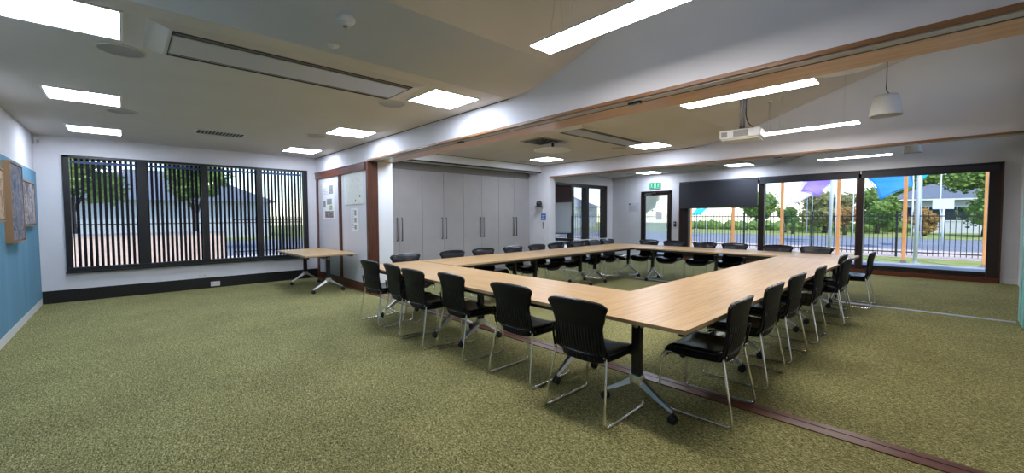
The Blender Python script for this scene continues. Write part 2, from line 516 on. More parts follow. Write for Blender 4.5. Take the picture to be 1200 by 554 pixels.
# ------------------------------------------------------------------ far-left window (behind the mobile whiteboard)
w2 = struct('window_2', 'dframe', [(1.50, 1.70, FY0, FY0+0.07, FZ0, FZ1), (1.50, 1.70, FY1-0.14, FY1, FZ0, FZ1), (1.50, 1.70, FY0, FY1, FZ1-0.1, FZ1), (1.50, 1.70, FY0, FY1, FZ0, FZ0+0.08),
                                   (1.52, 1.69, 11.29, 11.43, FZ0, FZ1), (1.52, 1.69, 12.03, 12.21, FZ0, FZ1), (1.54, 1.60, 12.28, 12.30, FZ0, FZ1)])
bobj('pane', 'glass', [(1.560, 1.564, FY0+0.07, FY1-0.14, FZ0+0.08, FZ1-0.1)], w2)
bobj('sill', 'white', [(1.66, 1.76, FY0-0.02, FY1+0.01, 0.58, 0.605)], w2)
rb = thing('roller_blind', 'short maroon roller blind above the mobile whiteboard', 'blind', (1.675, 10.55, 2.28))
bobj('blind_cloth', 'mblind', [(0.012, 0.02, -0.75, 0.72, -0.52, 0.0)], rb)
bobj('roller_tube', 'mblind', [(0.006, 0.055, -0.75, 0.72, -0.01, 0.045)], rb, bev=0.01)
bobj('bottom_rail', 'black', [(0.006, 0.026, -0.75, 0.72, -0.54, -0.515)], rb)

# ------------------------------------------------------------------ glazed door
dr = struct('door_1', 'dframe', [(DX0, DX0+0.06, 13.57, 13.72, 0, DZ1), (DX1-0.06, DX1, 13.57, 13.72, 0, DZ1), (DX0, DX1, 13.57, 13.72, DZ1-0.06, DZ1)])
bobj('door_leaf', 'dframe', [(DX0+0.06, DX0+0.14, 13.60, 13.66, 0.01, DZ1-0.06), (DX1-0.14, DX1-0.06, 13.60, 13.66, 0.01, DZ1-0.06), (DX0+0.14, DX1-0.14, 13.60, 13.66, 2.02, DZ1-0.06), (DX0+0.14, DX1-0.14, 13.60, 13.66, 0.01, 0.12)], dr)
bobj('pane', 'glareglass', [(DX0+0.14, DX1-0.14, 13.63, 13.634, 0.12, 2.02)], dr)
bobj('door_closer', 'steel', [(DX0+0.16, DX0+0.40, 13.53, 13.60, 2.03, 2.085), (DX0+0.2, DX0+0.55, 13.50, 13.53, 2.085, 2.10)], dr, bev=0.004)
bobj('door_handle', 'steel', [(DX1-0.12, DX1-0.10, 13.54, 13.60, 0.9, 1.15)], dr, bev=0.004)
nt_ = bobj('paper_notice', 'paper', [(3.30, 3.50, 13.622, 13.627, 1.24, 1.50)])
tag(nt_, 'white paper notice taped on the glass of the exit door', 'notice')

# ------------------------------------------------------------------ big glazed wall
gw = struct('window_3', 'dframe', [(4.13, 4.39, 13.56, 13.72, 0.0, GZ1), (6.29, 6.43, 13.56, 13.72, 0.0, GZ1), (8.35, 8.48, 13.56, 13.72, 0.0, GZ1), (10.385, 10.56, 13.52, 13.72, 0.0, GZ1),
                                   (4.10, 10.56, 13.56, 13.72, 2.225, GZ1), (4.10, 10.56, 13.54, 13.74, 0.0, 0.12), (4.39, 10.385, 13.60, 13.70, 0.12, 0.20)])
bobj('timber_edge', 'rtimber', [(4.10, 4.13, 13.55, 13.70, 0, GZ1), (8.345, 8.36, 13.555, 13.56, 0, 2.225), (10.555, 10.575, 13.50, 13.60, 0, GZ1)], gw)
bobj('bottom_timber', 'rtimber_x', [(4.10, 10.575, 13.50, 13.545, 0.0, 0.10)], gw, bev=0.004)
for a, b in ((4.39, 6.29), (6.43, 8.35), (8.48, 10.385)):
    bobj('pane', 'glass', [(a, b, 13.65, 13.655, 0.20, 2.225)], gw)
for k, (a, b, drop, lab) in enumerate(((4.135, 6.30, 0.76, 'charcoal roller blind pulled partway down over the left glass bay'),
                                       (6.33, 8.40, 0.13, 'rolled-up charcoal blind above the middle glass bay'),
                                       (8.43, 10.52, 0.13, 'rolled-up charcoal blind above the right glass bay'))):
    t = thing('roller_blind', lab, 'blind', ((a+b)/2, 13.53, 2.36), 0, 'roller blinds of the glass wall')
    h = (b-a)/2
    bm = bmesh.new()
    tube(bm, [(-h, 0, -0.02), (h, 0, -0.02)], 0.035, 12)
    obj('roller_tube', bm, 'blind', t)
    bobj('blind_cloth', 'blind', [(-h+0.01, h-0.01, -0.035, -0.028, -drop, -0.02)], t)
    bobj('bottom_rail', 'black', [(-h+0.01, h-0.01, -0.042, -0.022, -drop-0.025, -drop)], t, bev=0.003)
    bobj('bracket', 'steel', [(-h-0.008, -h+0.004, -0.03, 0.03, -0.055, 0.015)], t)

# teal panel at the right end of the second opening
tp = thing('folded_panel_stack', 'teal fabric folding panels parked at the right end of the far opening', 'folding panel', (10.66, 9.03, 0))
bobj('panel', 'teal', [(-0.14, 0.138, -0.26, -0.03, 0.012, 2.34)], tp, bev=0.006)
bobj('panel', 'teal', [(-0.14, 0.138, -0.02, 0.27, 0.012, 2.34)], tp, bev=0.006)
bobj('edge_strip', 'alu', [(-0.146, -0.139, -0.035, -0.015, 0.012, 2.34)], tp)
bobj('shoe', 'black', [(-0.13, 0.13, -0.25, 0.26, 0.0, 0.014)], tp)

# ------------------------------------------------------------------ cupboards
def cupboard(yc, lab):
    t = thing('cupboard', lab, 'cupboard', (1.95, yc, 0), 0, 'row of tall grey cupboards')
    W = 0.5545
    bobj('body', 'cupboard', [(-0.598, -0.022, -W, -W+0.018, 0, 2.38), (-0.598, -0.022, W-0.018, W, 0, 2.38), (-0.598, -0.022, -W, W, 2.36, 2.38), (-0.598, -0.58, -W, W, 0, 2.38), (-0.06, -0.04, -W, W, 0, 0.08)], t)
    for s in (-1, 1):
        a, b = (0.002, W-0.0015) if s > 0 else (-W+0.0015, -0.002)
        d = bobj('door', 'cupboard', [(-0.02, 0.0, a, b, 0.08, 2.372)], t, bev=0.0015)
        bm = bmesh.new()
        yh = s*0.055
        tube(bm, rounded([(0, yh, 0.87), (0.035, yh, 0.87), (0.035, yh, 1.34), (0, yh, 1.34)], 0.008, 2), 0.011, 8)
        obj('handle', bm, 'dsteel', d)
        if s < 0 or yc < 6.5:
            bm = bmesh.new()
            lathe(bm, [(0.0, 0.004), (0.009, 0.004), (0.010, 0.0)], 12)
            bm.transform(Matrix.Translation((0.0, s*0.11, 1.07)) @ Matrix.Rotation(PI/2, 4, 'Y'))
            obj('lock', bm, 'steel', d)
cl_ = ['tall grey double-door cupboard nearest the timber jamb', 'second tall grey double-door cupboard from the timber jamb',
       'third tall grey double-door cupboard, second from the camera wall', 'tall grey double-door cupboard nearest the wall camera']
for k in range(4):
    cupboard(4.684+0.557+k*1.1135, cl_[k])

# ------------------------------------------------------------------ tables
def foot_mesh(bm, sgn):
    # polished splayed foot from the hub down to its castor, along local y
    secs = [(0.0, 0.235, 0.030, 0.055), (0.06, 0.20, 0.028, 0.045), (0.16, 0.135, 0.022, 0.028), (0.25, 0.085, 0.016, 0.018), (0.265, 0.078, 0.012, 0.012)]
    rings = []
    for y, z, hw, hh in secs:
        rings.append([bm.verts.new((x*hw, sgn*y, z+dz*hh)) for x, dz in ((-1, -0.5), (-0.6, 0.5), (0.6, 0.5), (1, -0.5))])
    for a, b in zip(rings, rings[1:]):
        for k in range(4):
            bm.faces.new((a[k], a[(k+1) % 4], b[(k+1) % 4], b[k]))
    bm.faces.new(rings[0]); bm.faces.new(rings[-1])

def castor_mesh(bm, y):
    for s in (-1, 1):
        rings = lathe(bm, [(0, -0.009), (0.022, -0.009), (0.030, -0.006), (0.030, 0.006), (0.022, 0.009), (0, 0.009)], 16)
        vs_ = [v for r in rings for v in r]
        bmesh.ops.transform(bm, matrix=Matrix.Translation((s*0.014, y, 0.030)) @ Matrix.Rotation(PI/2, 4, 'Y'), verts=vs_)
    box(bm, -0.004, 0.004, y-0.028, y+0.006, 0.03, 0.062)
    tube(bm, [(0, y, 0.05), (0, y, 0.085)], 0.008, 8)

TL, TW, TT = 0.9035, 0.450, 0.705
def make_table(label, group):
    t = thing('flip_top_table', label, 'table', (0, 0, 0), 0, group)
    bm = bmesh.new()
    fs = box(bm, -TL, TL, -TW, TW, TT-0.026, TT, bev=0.0015)
    for f in bm.faces:
        if abs(f.normal.z) < 0.5 or f.calc_center_median().z < TT-0.02: f.material_index = 0
    bm.normal_update()
    for f in bm.faces: f.material_index = 1 if abs(f.normal.z) < 0.7 else 0
    obj('table_top', bm, ['laminate_x', 'laminate_edge'], t)
    bobj('crossbeam', 'black', [(-0.66, 0.66, -0.028, 0.028, 0.60, 0.645)], t, bev=0.004)
    for q in (-1, 1):
        bobj('side_rail', 'black', [(-0.82, 0.82, q*0.385-0.015, q*0.385+0.015, 0.640, 0.679)], t, bev=0.003)
    for s in (-1, 1):
        x = s*0.655
        l = bobj('leg', 'black', [(x-0.022, x+0.022, -0.034, 0.034, 0.215, 0.655)], t, bev=0.005)
        bm = bmesh.new()
        for q in (-1, 1):
            foot_mesh(bm, q)
        box(bm, -0.034, 0.034, -0.045, 0.045, 0.195, 0.262, bev=0.008)
        bm.transform(Matrix.Translation((x, 0, 0)))
        obj('foot', bm, 'alu', l)
        for q in (-1, 1):
            bm = bmesh.new()
            castor_mesh(bm, 0)
            bm.transform(Matrix.Translation((x, q*0.262, 0)))
            obj('castor', bm, 'rubber', l)
        b = bobj('top_arm', 'black', [(x-0.02, x+0.02, -0.36, 0.36, 0.652, 0.679)], t, bev=0.004)
        bm = bmesh.new()
        for q in (-1, 1):
            lathe(bm, [(0, 0.012), (0.018, 0.012), (0.022, 0.006), (0.022, -0.002)], 14)
        vv = list(bm.verts)
        h = len(vv)//2
        bmesh.ops.transform(bm, matrix=Matrix.Translation((x+s*0.024, 0, 0.615)) @ Matrix.Rotation(s*PI/2, 4, 'Y'), verts=vv[:h])
        bmesh.ops.transform(bm, matrix=Matrix.Translation((x, -0.036, 0.615)) @ Matrix.Rotation(PI/2, 4, 'X'), verts=vv[h:])
        obj('hinge_knob', bm, 'steel', t)
    return t

G = 'beech meeting tables forming the hollow square'
tabs = [
 (8.43, 4.27, PI/2, 'beech flip-top meeting table at the near right corner, closest to the camera'),
 (8.43, 6.08, PI/2, 'beech flip-top meeting table in the middle of the right-hand side'),
 (8.43, 7.89, PI/2, 'beech flip-top meeting table at the far end of the right-hand side'),
 (7.08, 3.82, 0, 'beech flip-top meeting table of the near side, joined to the corner table'),
 (5.27, 3.82, 0, 'beech flip-top meeting table at the left end of the near side'),
 (4.82, 5.20, PI/2, 'beech flip-top meeting table in front of the first two cupboards'),
 (4.82, 7.01, PI/2, 'beech flip-top meeting table in the middle of the cupboard side'),
 (4.82, 8.82, PI/2, 'beech flip-top meeting table at the far left corner of the square'),
 (6.18, 9.27, 0, 'beech flip-top meeting table at the left of the far side'),
 (7.99, 9.27, 0, 'beech flip-top meeting table at the right of the far side'),
]
tab0 = make_table(tabs[0][3], G)
for k, (x, y, r, lab) in enumerate(tabs):
    if k == 0:
        tab0.location = (x, y, 0); tab0.rotation_euler = (0, 0, r)
    else:
        dup(tab0, (x, y, 0), r, lab, G)
st = dup(tab0, (1.47, 3.71, 0), 0, 'separate beech flip-top table standing alone below the pinboards')
del st['group']

# ------------------------------------------------------------------ chairs
def make_chair(label, group):
    t = thing('sled_chair', label, 'chair', (0, 0, 0), 0, group)
    # backrest shell: waisted, curved in plan, flared and rounded at the top
    def back_grid(front):
        NU, NV = 18, 18
        pts = []
        for j in range(NV+1):
            v = j/NV
            z = 0.405+0.415*v
            # half width
            ks = [(0, 0.196), (0.12, 0.222), (0.32, 0.204), (0.55, 0.196), (0.78, 0.220), (0.96, 0.246), (1, 0.246)]
            for (a, wa), (b, wb) in zip(ks, ks[1:]):
                if a <= v <= b:
                    s = (v-a)/(b-a); s = s*s*(3-2*s)
                    hw = wa+(wb-wa)*s
            yb = -0.185-0.085*v**1.15 + 0.06*max(0, 0.14-v)/0.14 - 0.012*math.sin(PI*min(1, v/0.7))
            row = []
            for i in range(NU+1):
                u = -1+2*i/NU
                zz = z - 0.016*v*v*u*u - (0.020*max(0, abs(u)-0.86)/0.14)*max(0, v-0.8)/0.2
                row.append(Vector((u*hw, yb+0.042*u*u*(0.5+0.5*v), zz)))
            pts.append(row)
        return pts
    def slab(pts, off0, off1, inset=0):
        bm = bmesh.new()
        n, m = len(pts), len(pts[0])
        nor = [[None]*m for _ in range(n)]
        for j in range(n):
            for i in range(m):
                a = pts[min(n-1, j+1)][i]-pts[max(0, j-1)][i]
                b = pts[j][min(m-1, i+1)]-pts[j][max(0, i-1)]
                nor[j][i] = a.cross(b).normalized()
                if nor[j][i].y < 0: nor[j][i] = -nor[j][i]
        def lay(off):
            return [[bm.verts.new(pts[j][i]+nor[j][i]*(off(j/(n-1), -1+2*i/(m-1)) if callable(off) else off)) for i in range(m)] for j in range(n)]
        A, B = lay(off0), lay(off1)
        for j in range(n-1):
            for i in range(m-1):
                bm.faces.new((A[j][i], A[j][i+1], A[j+1][i+1], A[j+1][i])).smooth = True
                bm.faces.new((B[j][i], B[j+1][i], B[j+1][i+1], B[j][i+1])).smooth = True
        for j in range(n-1):
            bm.faces.new((A[j][0], A[j+1][0], B[j+1][0], B[j][0]))
            bm.faces.new((A[j][-1], B[j][-1], B[j+1][-1], A[j+1][-1]))
        for i in range(m-1):
            bm.faces.new((A[0][i], B[0][i], B[0][i+1], A[0][i+1]))
            bm.faces.new((A[-1][i], A[-1][i+1], B[-1][i+1], B[-1][i]))
        return bm
    P = back_grid(0)
    bm = slab(P, -0.008, 0.004)
    o = obj('backrest', bm, 'shell', t)
    # padded front of the backrest
    Q = []
    for row in P[5:]:
        k = [v.copy() for v in row]
        c = sum(k, Vector())/len(k)
        Q.append([Vector((v.x*0.97, v.y+0.003, v.z-0.002)) for v in k])
    bm = slab(Q, 0.002, lambda v, u: 0.008+0.024*(1-abs(u)**5)*min(1, 6*v+0.1)*(1-max(0, v-0.86)/0.14*0.6))
    obj('back_cushion', bm, 'vinyl', o)
    # seat: shell tray and upholstered pad
    def pad(z_of, hw, hd0, hd1, layers):
        bm = bmesh.new()
        rings = []
        N = 36
        for sc_, dz in layers:
            ring = []
            for k in range(N):
                a = 2*PI*k/N
                ex = 2/4.2
                cx = math.copysign(abs(math.cos(a))**ex, math.cos(a))
                cy = math.copysign(abs(math.sin(a))**ex, math.sin(a))
                x = cx*hw*sc_*(1.0+0.06*cy)
                y = (hd1 if cy > 0 else hd0)*cy*sc_
                ring.append(bm.verts.new((x, y+0.01, z_of(x, y)+dz)))
            rings.append(ring)
        for a, b in zip(rings, rings[1:]):
            for k in range(N):
                bm.faces.new((a[k], a[(k+1) % N], b[(k+1) % N], b[k])).smooth = True
        bm.faces.new(rings[0][::-1]); bm.faces.new(rings[-1]).smooth = True
        return bm
    zf = lambda x, y: 0.430 + 0.012*(abs(x)/0.22)**2 + (0.02*y if y < 0.12 else 0.0024-0.5*(y-0.12)**2/0.12*1.3)
    obj('seat_shell', pad(lambda x, y: zf(x, y)-0.022, 0.216, 0.205, 0.225, [(0.86, -0.026), (0.96, -0.014), (1.0, 0.018)]), 'shell', t)
    obj('seat', pad(zf, 0.226, 0.212, 0.238, [(0.93, -0.004), (0.99, 0.002), (1.0, 0.012), (0.985, 0.022), (0.93, 0.029), (0.75, 0.030), (0.4, 0.027), (0.1, 0.026)]), 'vinyl', t)
    # chrome sled legs, one each side
    for s in (-1, 1):
        bm = bmesh.new()
        path = [(s*0.205, -0.200, 0.455), (s*0.212, -0.185, 0.425), (s*0.252, -0.262, 0.0088), (s*0.246, 0.248, 0.0088), (s*0.222, 0.222, 0.402), (s*0.17, 0.10, 0.404), (s*0.17, -0.12, 0.408)]
        path = path[:2] + path[2:]
        tube(bm, rounded(path, 0.045, 5), 0.0088, 8)
        l = obj('sled_leg', bm, 'chrome', t)
        bm = bmesh.new()
        for y in (-0.17, 0.16):
            tube(bm, [(s*0.2505, y-0.02, 0.0045), (s*0.2495, y+0.02, 0.0045)], 0.0045, 6)
        obj('floor_glide', bm, 'rubber', l)
        bm = bmesh.new()
        tube(bm, [(s*0.210, -0.192, 0.43), (s*0.211, -0.212, 0.52), (s*0.205, -0.226, 0.60)], 0.008, 6)
        obj('back_bracket', bm, 'shell', t)
    bm = bmesh.new()
    tube(bm, rounded([(-0.224, 0.226, 0.350), (-0.16, 0.20, 0.372), (0.16, 0.20, 0.372), (0.224, 0.226, 0.350)], 0.04, 3), 0.0065, 8)
    obj('crossbar', bm, 'chrome', t)
    return t

CH = []
GN = 'chairs on the near side of the tables'
near = [(8.185, 3.46, 0.02, 'black sled-base chair on the near side, closest to the camera, seen from behind'),
        (7.42, 3.56, 0.02, 'black sled-base chair on the near side, second from the camera'),
        (6.57, 3.565, -0.06, 'black sled-base chair on the near side, third from the camera'),
        (5.98, 3.475, -0.02, 'black sled-base chair on the near side, fourth from the camera, overlapping its left neighbour'),
        (5.42, 3.53, -0.10, 'black sled-base chair on the near side, second from the left end'),
        (4.79, 3.53, 0.04, 'black sled-base chair at the left end of the near side, by the timber jamb')]
right = [(8.73, 4.05, PI/2+0.03, 'black sled-base chair on the right side, nearest the camera, seat pushed under the table'),
         (8.715, 4.88, PI/2, 'black sled-base chair on the right side, second from the camera'),
         (8.70, 5.69, PI/2-0.04, 'black sled-base chair on the right side, third from the camera'),
         (8.72, 6.56, PI/2+0.02, 'black sled-base chair on the right side, fourth from the camera'),
         (8.79, 7.69, PI/2-0.03, 'black sled-base chair on the right side, fifth from the camera, hiding another behind it'),
         (8.66, 8.30, PI/2, 'black sled-base chair on the right side, sixth from the camera, mostly hidden by the fifth'),
         (8.88, 9.11, PI/2, 'black sled-base chair at the far right corner, seen against the glass wall')]
left = [(4.52, 4.085), (4.56, 4.92), (4.56, 5.567), (4.56, 6.283), (4.56, 6.93), (4.56, 7.49), (4.56, 8.23), (4.56, 8.82), (4.53, 9.41)]
ordn = ['first', 'second', 'third', 'fourth', 'fifth', 'sixth', 'seventh', 'eighth', 'ninth']
llab = ['black vinyl chair by the timber jamb, leftmost of the cupboard-side row'] + ['black vinyl chair on the cupboard side, %s from the left' % q for q in ordn[1:8]] + ['black vinyl chair at the far left corner, last of the cupboard-side row']
far = [(5.12, 'black vinyl chair in front of the exit door, leftmost of the far side'), (5.73, 'black vinyl chair on the far side, second from the left, right of the exit door'),
       (6.38, 'black vinyl chair on the far side, third from the left, below the charcoal blind'), (6.97, 'black vinyl chair on the far side, fourth from the left'),
       (7.71, 'black vinyl chair on the far side, second from the right'), (8.29, 'black vinyl chair on the far side, rightmost before the corner')]
spots = [(x, y, r, l, GN) for x, y, r, l in near] + [(x, y, r, l, 'chairs on the right side of the tables') for x, y, r, l in right]
rj = random.Random(3)
spots += [(x, y, -PI/2+rj.uniform(-0.05, 0.05), llab[i], 'chairs on the cupboard side of the tables') for i, (x, y) in enumerate(left)]
spots += [(x, 9.62, PI+rj.uniform(-0.05, 0.05), l, 'chairs on the far side of the tables') for x, l in far]
c0 = make_chair(spots[0][3], GN)
for k, (x, y, r, l, g) in enumerate(spots):
    if k == 0:
        c0.location = (x, y, 0); c0.rotation_euler = (0, 0, r)
    else:
        dup(c0, (x, y, 0), r, l, g)

# ------------------------------------------------------------------ ceiling lights
def make_panel(label, g):
    t = thing('ceiling_panel_light', label, 'light', (0, 0, 0), 0, g)
    h = 0.30
    bobj('frame', 'white', [(-h, h, -h, -h+0.018, -0.008, 0.0), (-h, h, h-0.018, h, -0.008, 0.0), (-h, -h+0.018, -h+0.018, h-0.018, -0.008, 0.0), (h-0.018, h, -h+0.018, h-0.018, -0.008, 0.0)], t)
    bobj('diffuser', 'panel_e', [(-h+0.018, h-0.018, -h+0.018, h-0.018, -0.005, -0.001)], t)
    return t
pl = [(5.95, 0.75, 'square ceiling light panel at the top left corner of the view'), (3.40, 0.74, 'square ceiling light panel, middle of the three by the blue wall'), (1.03, 0.74, 'square ceiling light panel nearest the corner of the blue and slatted walls'),
      (5.93, 3.70, 'square ceiling light panel at the right end of the long air conditioner'), (3.39, 3.67, 'square ceiling light panel between the air conditioner and the pinboards'), (1.00, 3.65, 'square ceiling light panel closest above the separate table'),
      (3.35, 8.30, 'square ceiling light panel of the middle room above the cupboards'), (5.94, 8.36, 'square ceiling light panel beside the small air conditioner of the middle room'),
      (3.35, 5.10, 'unseen square ceiling light panel added behind the near beam, by the cupboards'), (5.94, 5.10, 'unseen square ceiling light panel added behind the near beam, by the tables'),  # hidden panels added to help light the middle room
      (3.40, 12.96, 'square ceiling light panel before the exit sign in the far room'), (5.99, 12.96, 'square ceiling light panel above the half-lowered blind in the far room')]
p0 = make_panel(pl[0][2], 'square ceiling light panels')
for k, (x, y, l) in enumerate(pl):
    if k == 0: p0.location = (x, y, 2.7)
    else: dup(p0, (x, y, 2.7), 0, l)

def ceil_z(x):
    for (a, za), (b, zb) in zip(prof, prof[1:]):
        if a <= x <= b: return za+(zb-za)*(x-a)/(b-a)

def make_linear(label, g):
    t = thing('linear_pendant_light', label, 'light', (0, 0, 0), 0, g)
    L, W = 0.615, 0.11
    bobj('housing', 'white', [(-L, L, -W, W, 0.004, 0.016)], t, bev=0.003)
    bobj('diffuser', 'linear_e', [(-L+0.003, L-0.003, -W+0.003, W-0.003, 0.0, 0.0045)], t)
    for x in (-0.45, 0.45):
        zc = ceil_z(8.415+x)-2.6
        bm = bmesh.new()
        tube(bm, [(x, 0.08, 0.014), (x+0.01, 0.0, zc)], 0.0013, 5)
        tube(bm, [(x, -0.08, 0.014), (x+0.01, 0.0, zc)], 0.0013, 5)
        wv = obj('suspension_wire', bm, 'steel', t)
        bm = bmesh.new()
        lathe(bm, [(0.0, -0.012), (0.03, -0.012), (0.034, 0.012)], 14, (x+0.01, 0, zc))
        obj('ceiling_cup', bm, 'offwhite', wv)
    bm = bmesh.new()
    tube(bm, rounded([(-0.30, 0, 0.014), (-0.31, 0, 0.25), (-0.27, 0, ceil_z(8.415-0.27)-2.6)], 0.1, 4), 0.003, 6)
    obj('power_cord', bm, 'offwhite', t)
    return t
LI = [(3.30, 'hanging linear light nearest the camera, in front of the near beam'), (5.70, 'hanging linear light just behind the near beam, above the projector'), (8.20, 'hanging linear light beyond the projector'), (12.53, 'hanging linear light in the far room before the glass wall')]
l0 = make_linear(LI[0][1], 'hanging linear lights')
for k, (y, l) in enumerate(LI):
    if k == 0: l0.location = (8.415, y, 2.6)
    else: dup(l0, (8.415, y, 2.6), 0, l)

# ------------------------------------------------------------------ air conditioners
def aircon(x0, x1, y0, y1, lab, zc=2.7):
    t = thing('ceiling_air_conditioner', lab, 'air conditioner', ((x0+x1)/2, (y0+y1)/2, zc))
    hx, hy = (x1-x0)/2, (y1-y0)/2
    bm = bmesh.new()
    # chamfered casing that stands a little below the ceiling
    o_, i_ = (hx+0.05, hy+0.14), (hx+0.005, hy+0.02)
    za, zb = 0.0, -0.03
    P = []
    for (a, b), z in ((o_, za), (i_, zb)):
        P.append([bm.verts.new((sx*a, sy*b, z)) for sx, sy in ((-1, -1), (1, -1), (1, 1), (-1, 1))])
    for k in range(4):
        bm.faces.new((P[0][k], P[0][(k+1) % 4], P[1][(k+1) % 4], P[1][k]))
    bm.faces.new(P[1])
    obj('casing', bm, 'ceiling', t)
    bobj('air_slot', 'seam', [(hx-0.062, hx-0.012, -hy, hy, -0.0335, -0.0305)], t)
    bobj('air_slot', 'seam', [(-hx+0.012, -hx+0.045, -hy, hy, -0.0335, -0.0305)], t)
    bobj('intake_panel', 'gpanel', [(-hx+0.085, hx-0.095, -hy+0.012, hy-0.012, -0.0345, -0.0305)], t)
    bobj('seam_line', 'seam', [(hx-0.086, hx-0.076, -hy, hy, -0.0335, -0.0305), (-hx+0.066, -hx+0.076, -hy, hy, -0.0335, -0.0305), (-hx+0.04, hx-0.012, -hy, -hy+0.006, -0.0335, -0.0305), (-hx+0.04, hx-0.012, hy-0.006, hy, -0.0335, -0.0305)], t)
    bobj('flap', 'grille', [(hx-0.040, hx-0.033, -hy+0.02, hy-0.02, -0.036, -0.0337)], t)
aircon(5.60, 6.20, 1.30, 3.17, 'long ceiling air conditioner with dark slots in the near room')
aircon(5.66, 6.14, 6.02, 7.89, 'ceiling air conditioner with dark slots in the middle room')

# ------------------------------------------------------------------ ceiling speakers, vents, sensors
def speaker_mesh():
    bm = bmesh.new()
    lathe(bm, [(0, -0.010), (0.115, -0.009), (0.128, -0.013), (0.140, -0.009), (0.143, 0.0)], 32)
    return bm
sp = [(5.40, 1.04, 'round ceiling speaker grille left of the air conditioner'), (5.375, 3.35, 'round ceiling speaker grille at the right end of the air conditioner'), (2.83, 1.04, 'round ceiling speaker grille near the vent grille and blue wall'),
      (2.78, 3.35, 'round ceiling speaker grille toward the pinboard wall'), (5.41, 8.12, 'round ceiling speaker grille by the middle-room air conditioner'), (2.79, 8.08, 'round ceiling speaker grille above the cupboards'), (5.42, 12.68, 'round ceiling speaker grille in the far room, above the blind'), (2.84, 12.79, 'round ceiling speaker grille in the far room, near the exit door')]
s0 = None
for x, y, l in sp:
    if s0 is None:
        s0 = thing('ceiling_speaker', l, 'speaker', (x, y, 2.7), 0, 'round ceiling speakers')
        g_ = obj('grille', speaker_mesh(), 'grille', s0)
        bm = bmesh.new(); lathe(bm, [(0.139, -0.004), (0.139, -0.012), (0.150, -0.010), (0.153, 0.0)], 32)
        obj('rim', bm, 'ceiling', s0)
    else: dup(s0, (x, y, 2.7), 0, l)

vt = thing('ceiling_vent', 'rectangular slatted air grille in the ceiling before the slatted window', 'vent', (1.98, 2.17, 2.7))
bobj('frame', 'offwhite', [(-0.2, 0.2, -0.33, -0.30, -0.012, 0), (-0.2, 0.2, 0.30, 0.33, -0.012, 0), (-0.2, -0.17, -0.3, 0.3, -0.012, 0), (0.17, 0.2, -0.3, 0.3, -0.012, 0)], vt)
bobj('backing', 'seam', [(-0.17, 0.17, -0.3, 0.3, -0.003, -0.001)], vt)
bobj('slats', 'grille', [(-0.17, 0.17, -0.3+0.045*k, -0.3+0.045*k+0.014, -0.011, -0.004) for k in range(1, 13)], vt)

dv = thing('ceiling_diffuser', 'dark square ceiling diffuser next to the hanging disc in the middle room', 'vent', (4.90, 6.44, 2.7))
bobj('frame', 'grille', [(-0.27, 0.27, -0.27, 0.27, -0.012, 0)], dv)
for k in range(3):
    a = 0.22-0.07*k
    bobj('louvre', 'seam', [(-a, a, -a, -a+0.03, -0.017, -0.0125), (-a, a, a-0.03, a, -0.017, -0.0125), (-a, -a+0.03, -a+0.03, a-0.03, -0.017, -0.0125), (a-0.03, a, -a+0.03, a-0.03, -0.017, -0.0125)], dv)

def disc(x, y, z, zc, lab, sb):
    t = thing('microphone_disc', lab, 'ceiling microphone', (x, y, z))
    bm = bmesh.new()
    lathe(bm, [(0, 0.012), (0.30, 0.012), (0.335, 0.004), (0.335, -0.004), (0.30, -0.010), (0, -0.014)], 40)
    obj('disc', bm, 'offwhite', t)
    bm = bmesh.new(); tube(bm, [(0, 0, 0.01), (0, 0, zc-z)], 0.022, 12)
    obj('stem', bm, 'black' if not sb else 'offwhite', t)
    if sb:
        bobj('junction_box', 'offwhite', [(0.12, 0.30, -0.04, 0.10, 0.02, 0.09)], t, bev=0.006)
    else:
        bm = bmesh.new(); lathe(bm, [(0, -0.02), (0.05, -0.02), (0.055, 0)], 16, (0, 0, zc-z))
        obj('ceiling_plate', bm, 'offwhite', t)
disc(4.98, 6.66, 2.55, 2.7, 'round white disc on a short dark stem in the middle room', False)
disc(9.10, 6.55, 2.92, ceil_z(9.10), 'round white disc under the raked ceiling behind the near beam', True)

bm = bmesh.new()
sm = thing('smoke_detector', 'round white smoke detector above the long air conditioner', 'smoke detector', (6.98, 2.19, ceil_z(6.98)))
lathe(bm, [(0, -0.055), (0.028, -0.055), (0.036, -0.045), (0.038, -0.030)], 24)
obj('sensor_head', bm, 'offwhite', sm)
bm = bmesh.new(); lathe(bm, [(0.0, -0.032), (0.05, -0.032), (0.062, -0.022), (0.064, -0.006), (0.052, 0.012)], 28)
obj('base', bm, 'offwhite', sm)
bobj('vent_slot', 'seam', [(-0.026, -0.014, -0.012, 0.012, -0.0572, -0.0545), (0.002, 0.012, -0.012, 0.012, -0.0572, -0.0545)], sm)
bm = bmesh.new()
ms = thing('motion_sensor', 'small ceiling sensor between the smoke detector and air conditioner', 'sensor', (6.60, 2.24, 2.703))
lathe(bm, [(0, -0.012), (0.035, -0.010), (0.045, 0.0)], 24)
obj('base', bm, 'offwhite', ms)
bm = bmesh.new(); lathe(bm, [(0, -0.024), (0.012, -0.021), (0.018, -0.011)], 16)
obj('lens', bm, 'white', ms)

def corner_sensor(loc, rz, lab):
    t = thing('corner_sensor', lab, 'sensor', loc, rz)
    bobj('body', 'offwhite', [(-0.03, 0.03, 0.0, 0.045, -0.055, 0.055)], t, bev=0.01)
    bobj('lens', 'grille', [(-0.018, 0.018, 0.0445, 0.049, -0.035, 0.005)], t, bev=0.003)
corner_sensor((0.03, 0.03, 2.60), -PI/4, 'small white corner sensor above the blue wall')
corner_sensor((1.70, 13.575, 2.60), -PI*0.75, 'small white corner sensor in the far room corner')

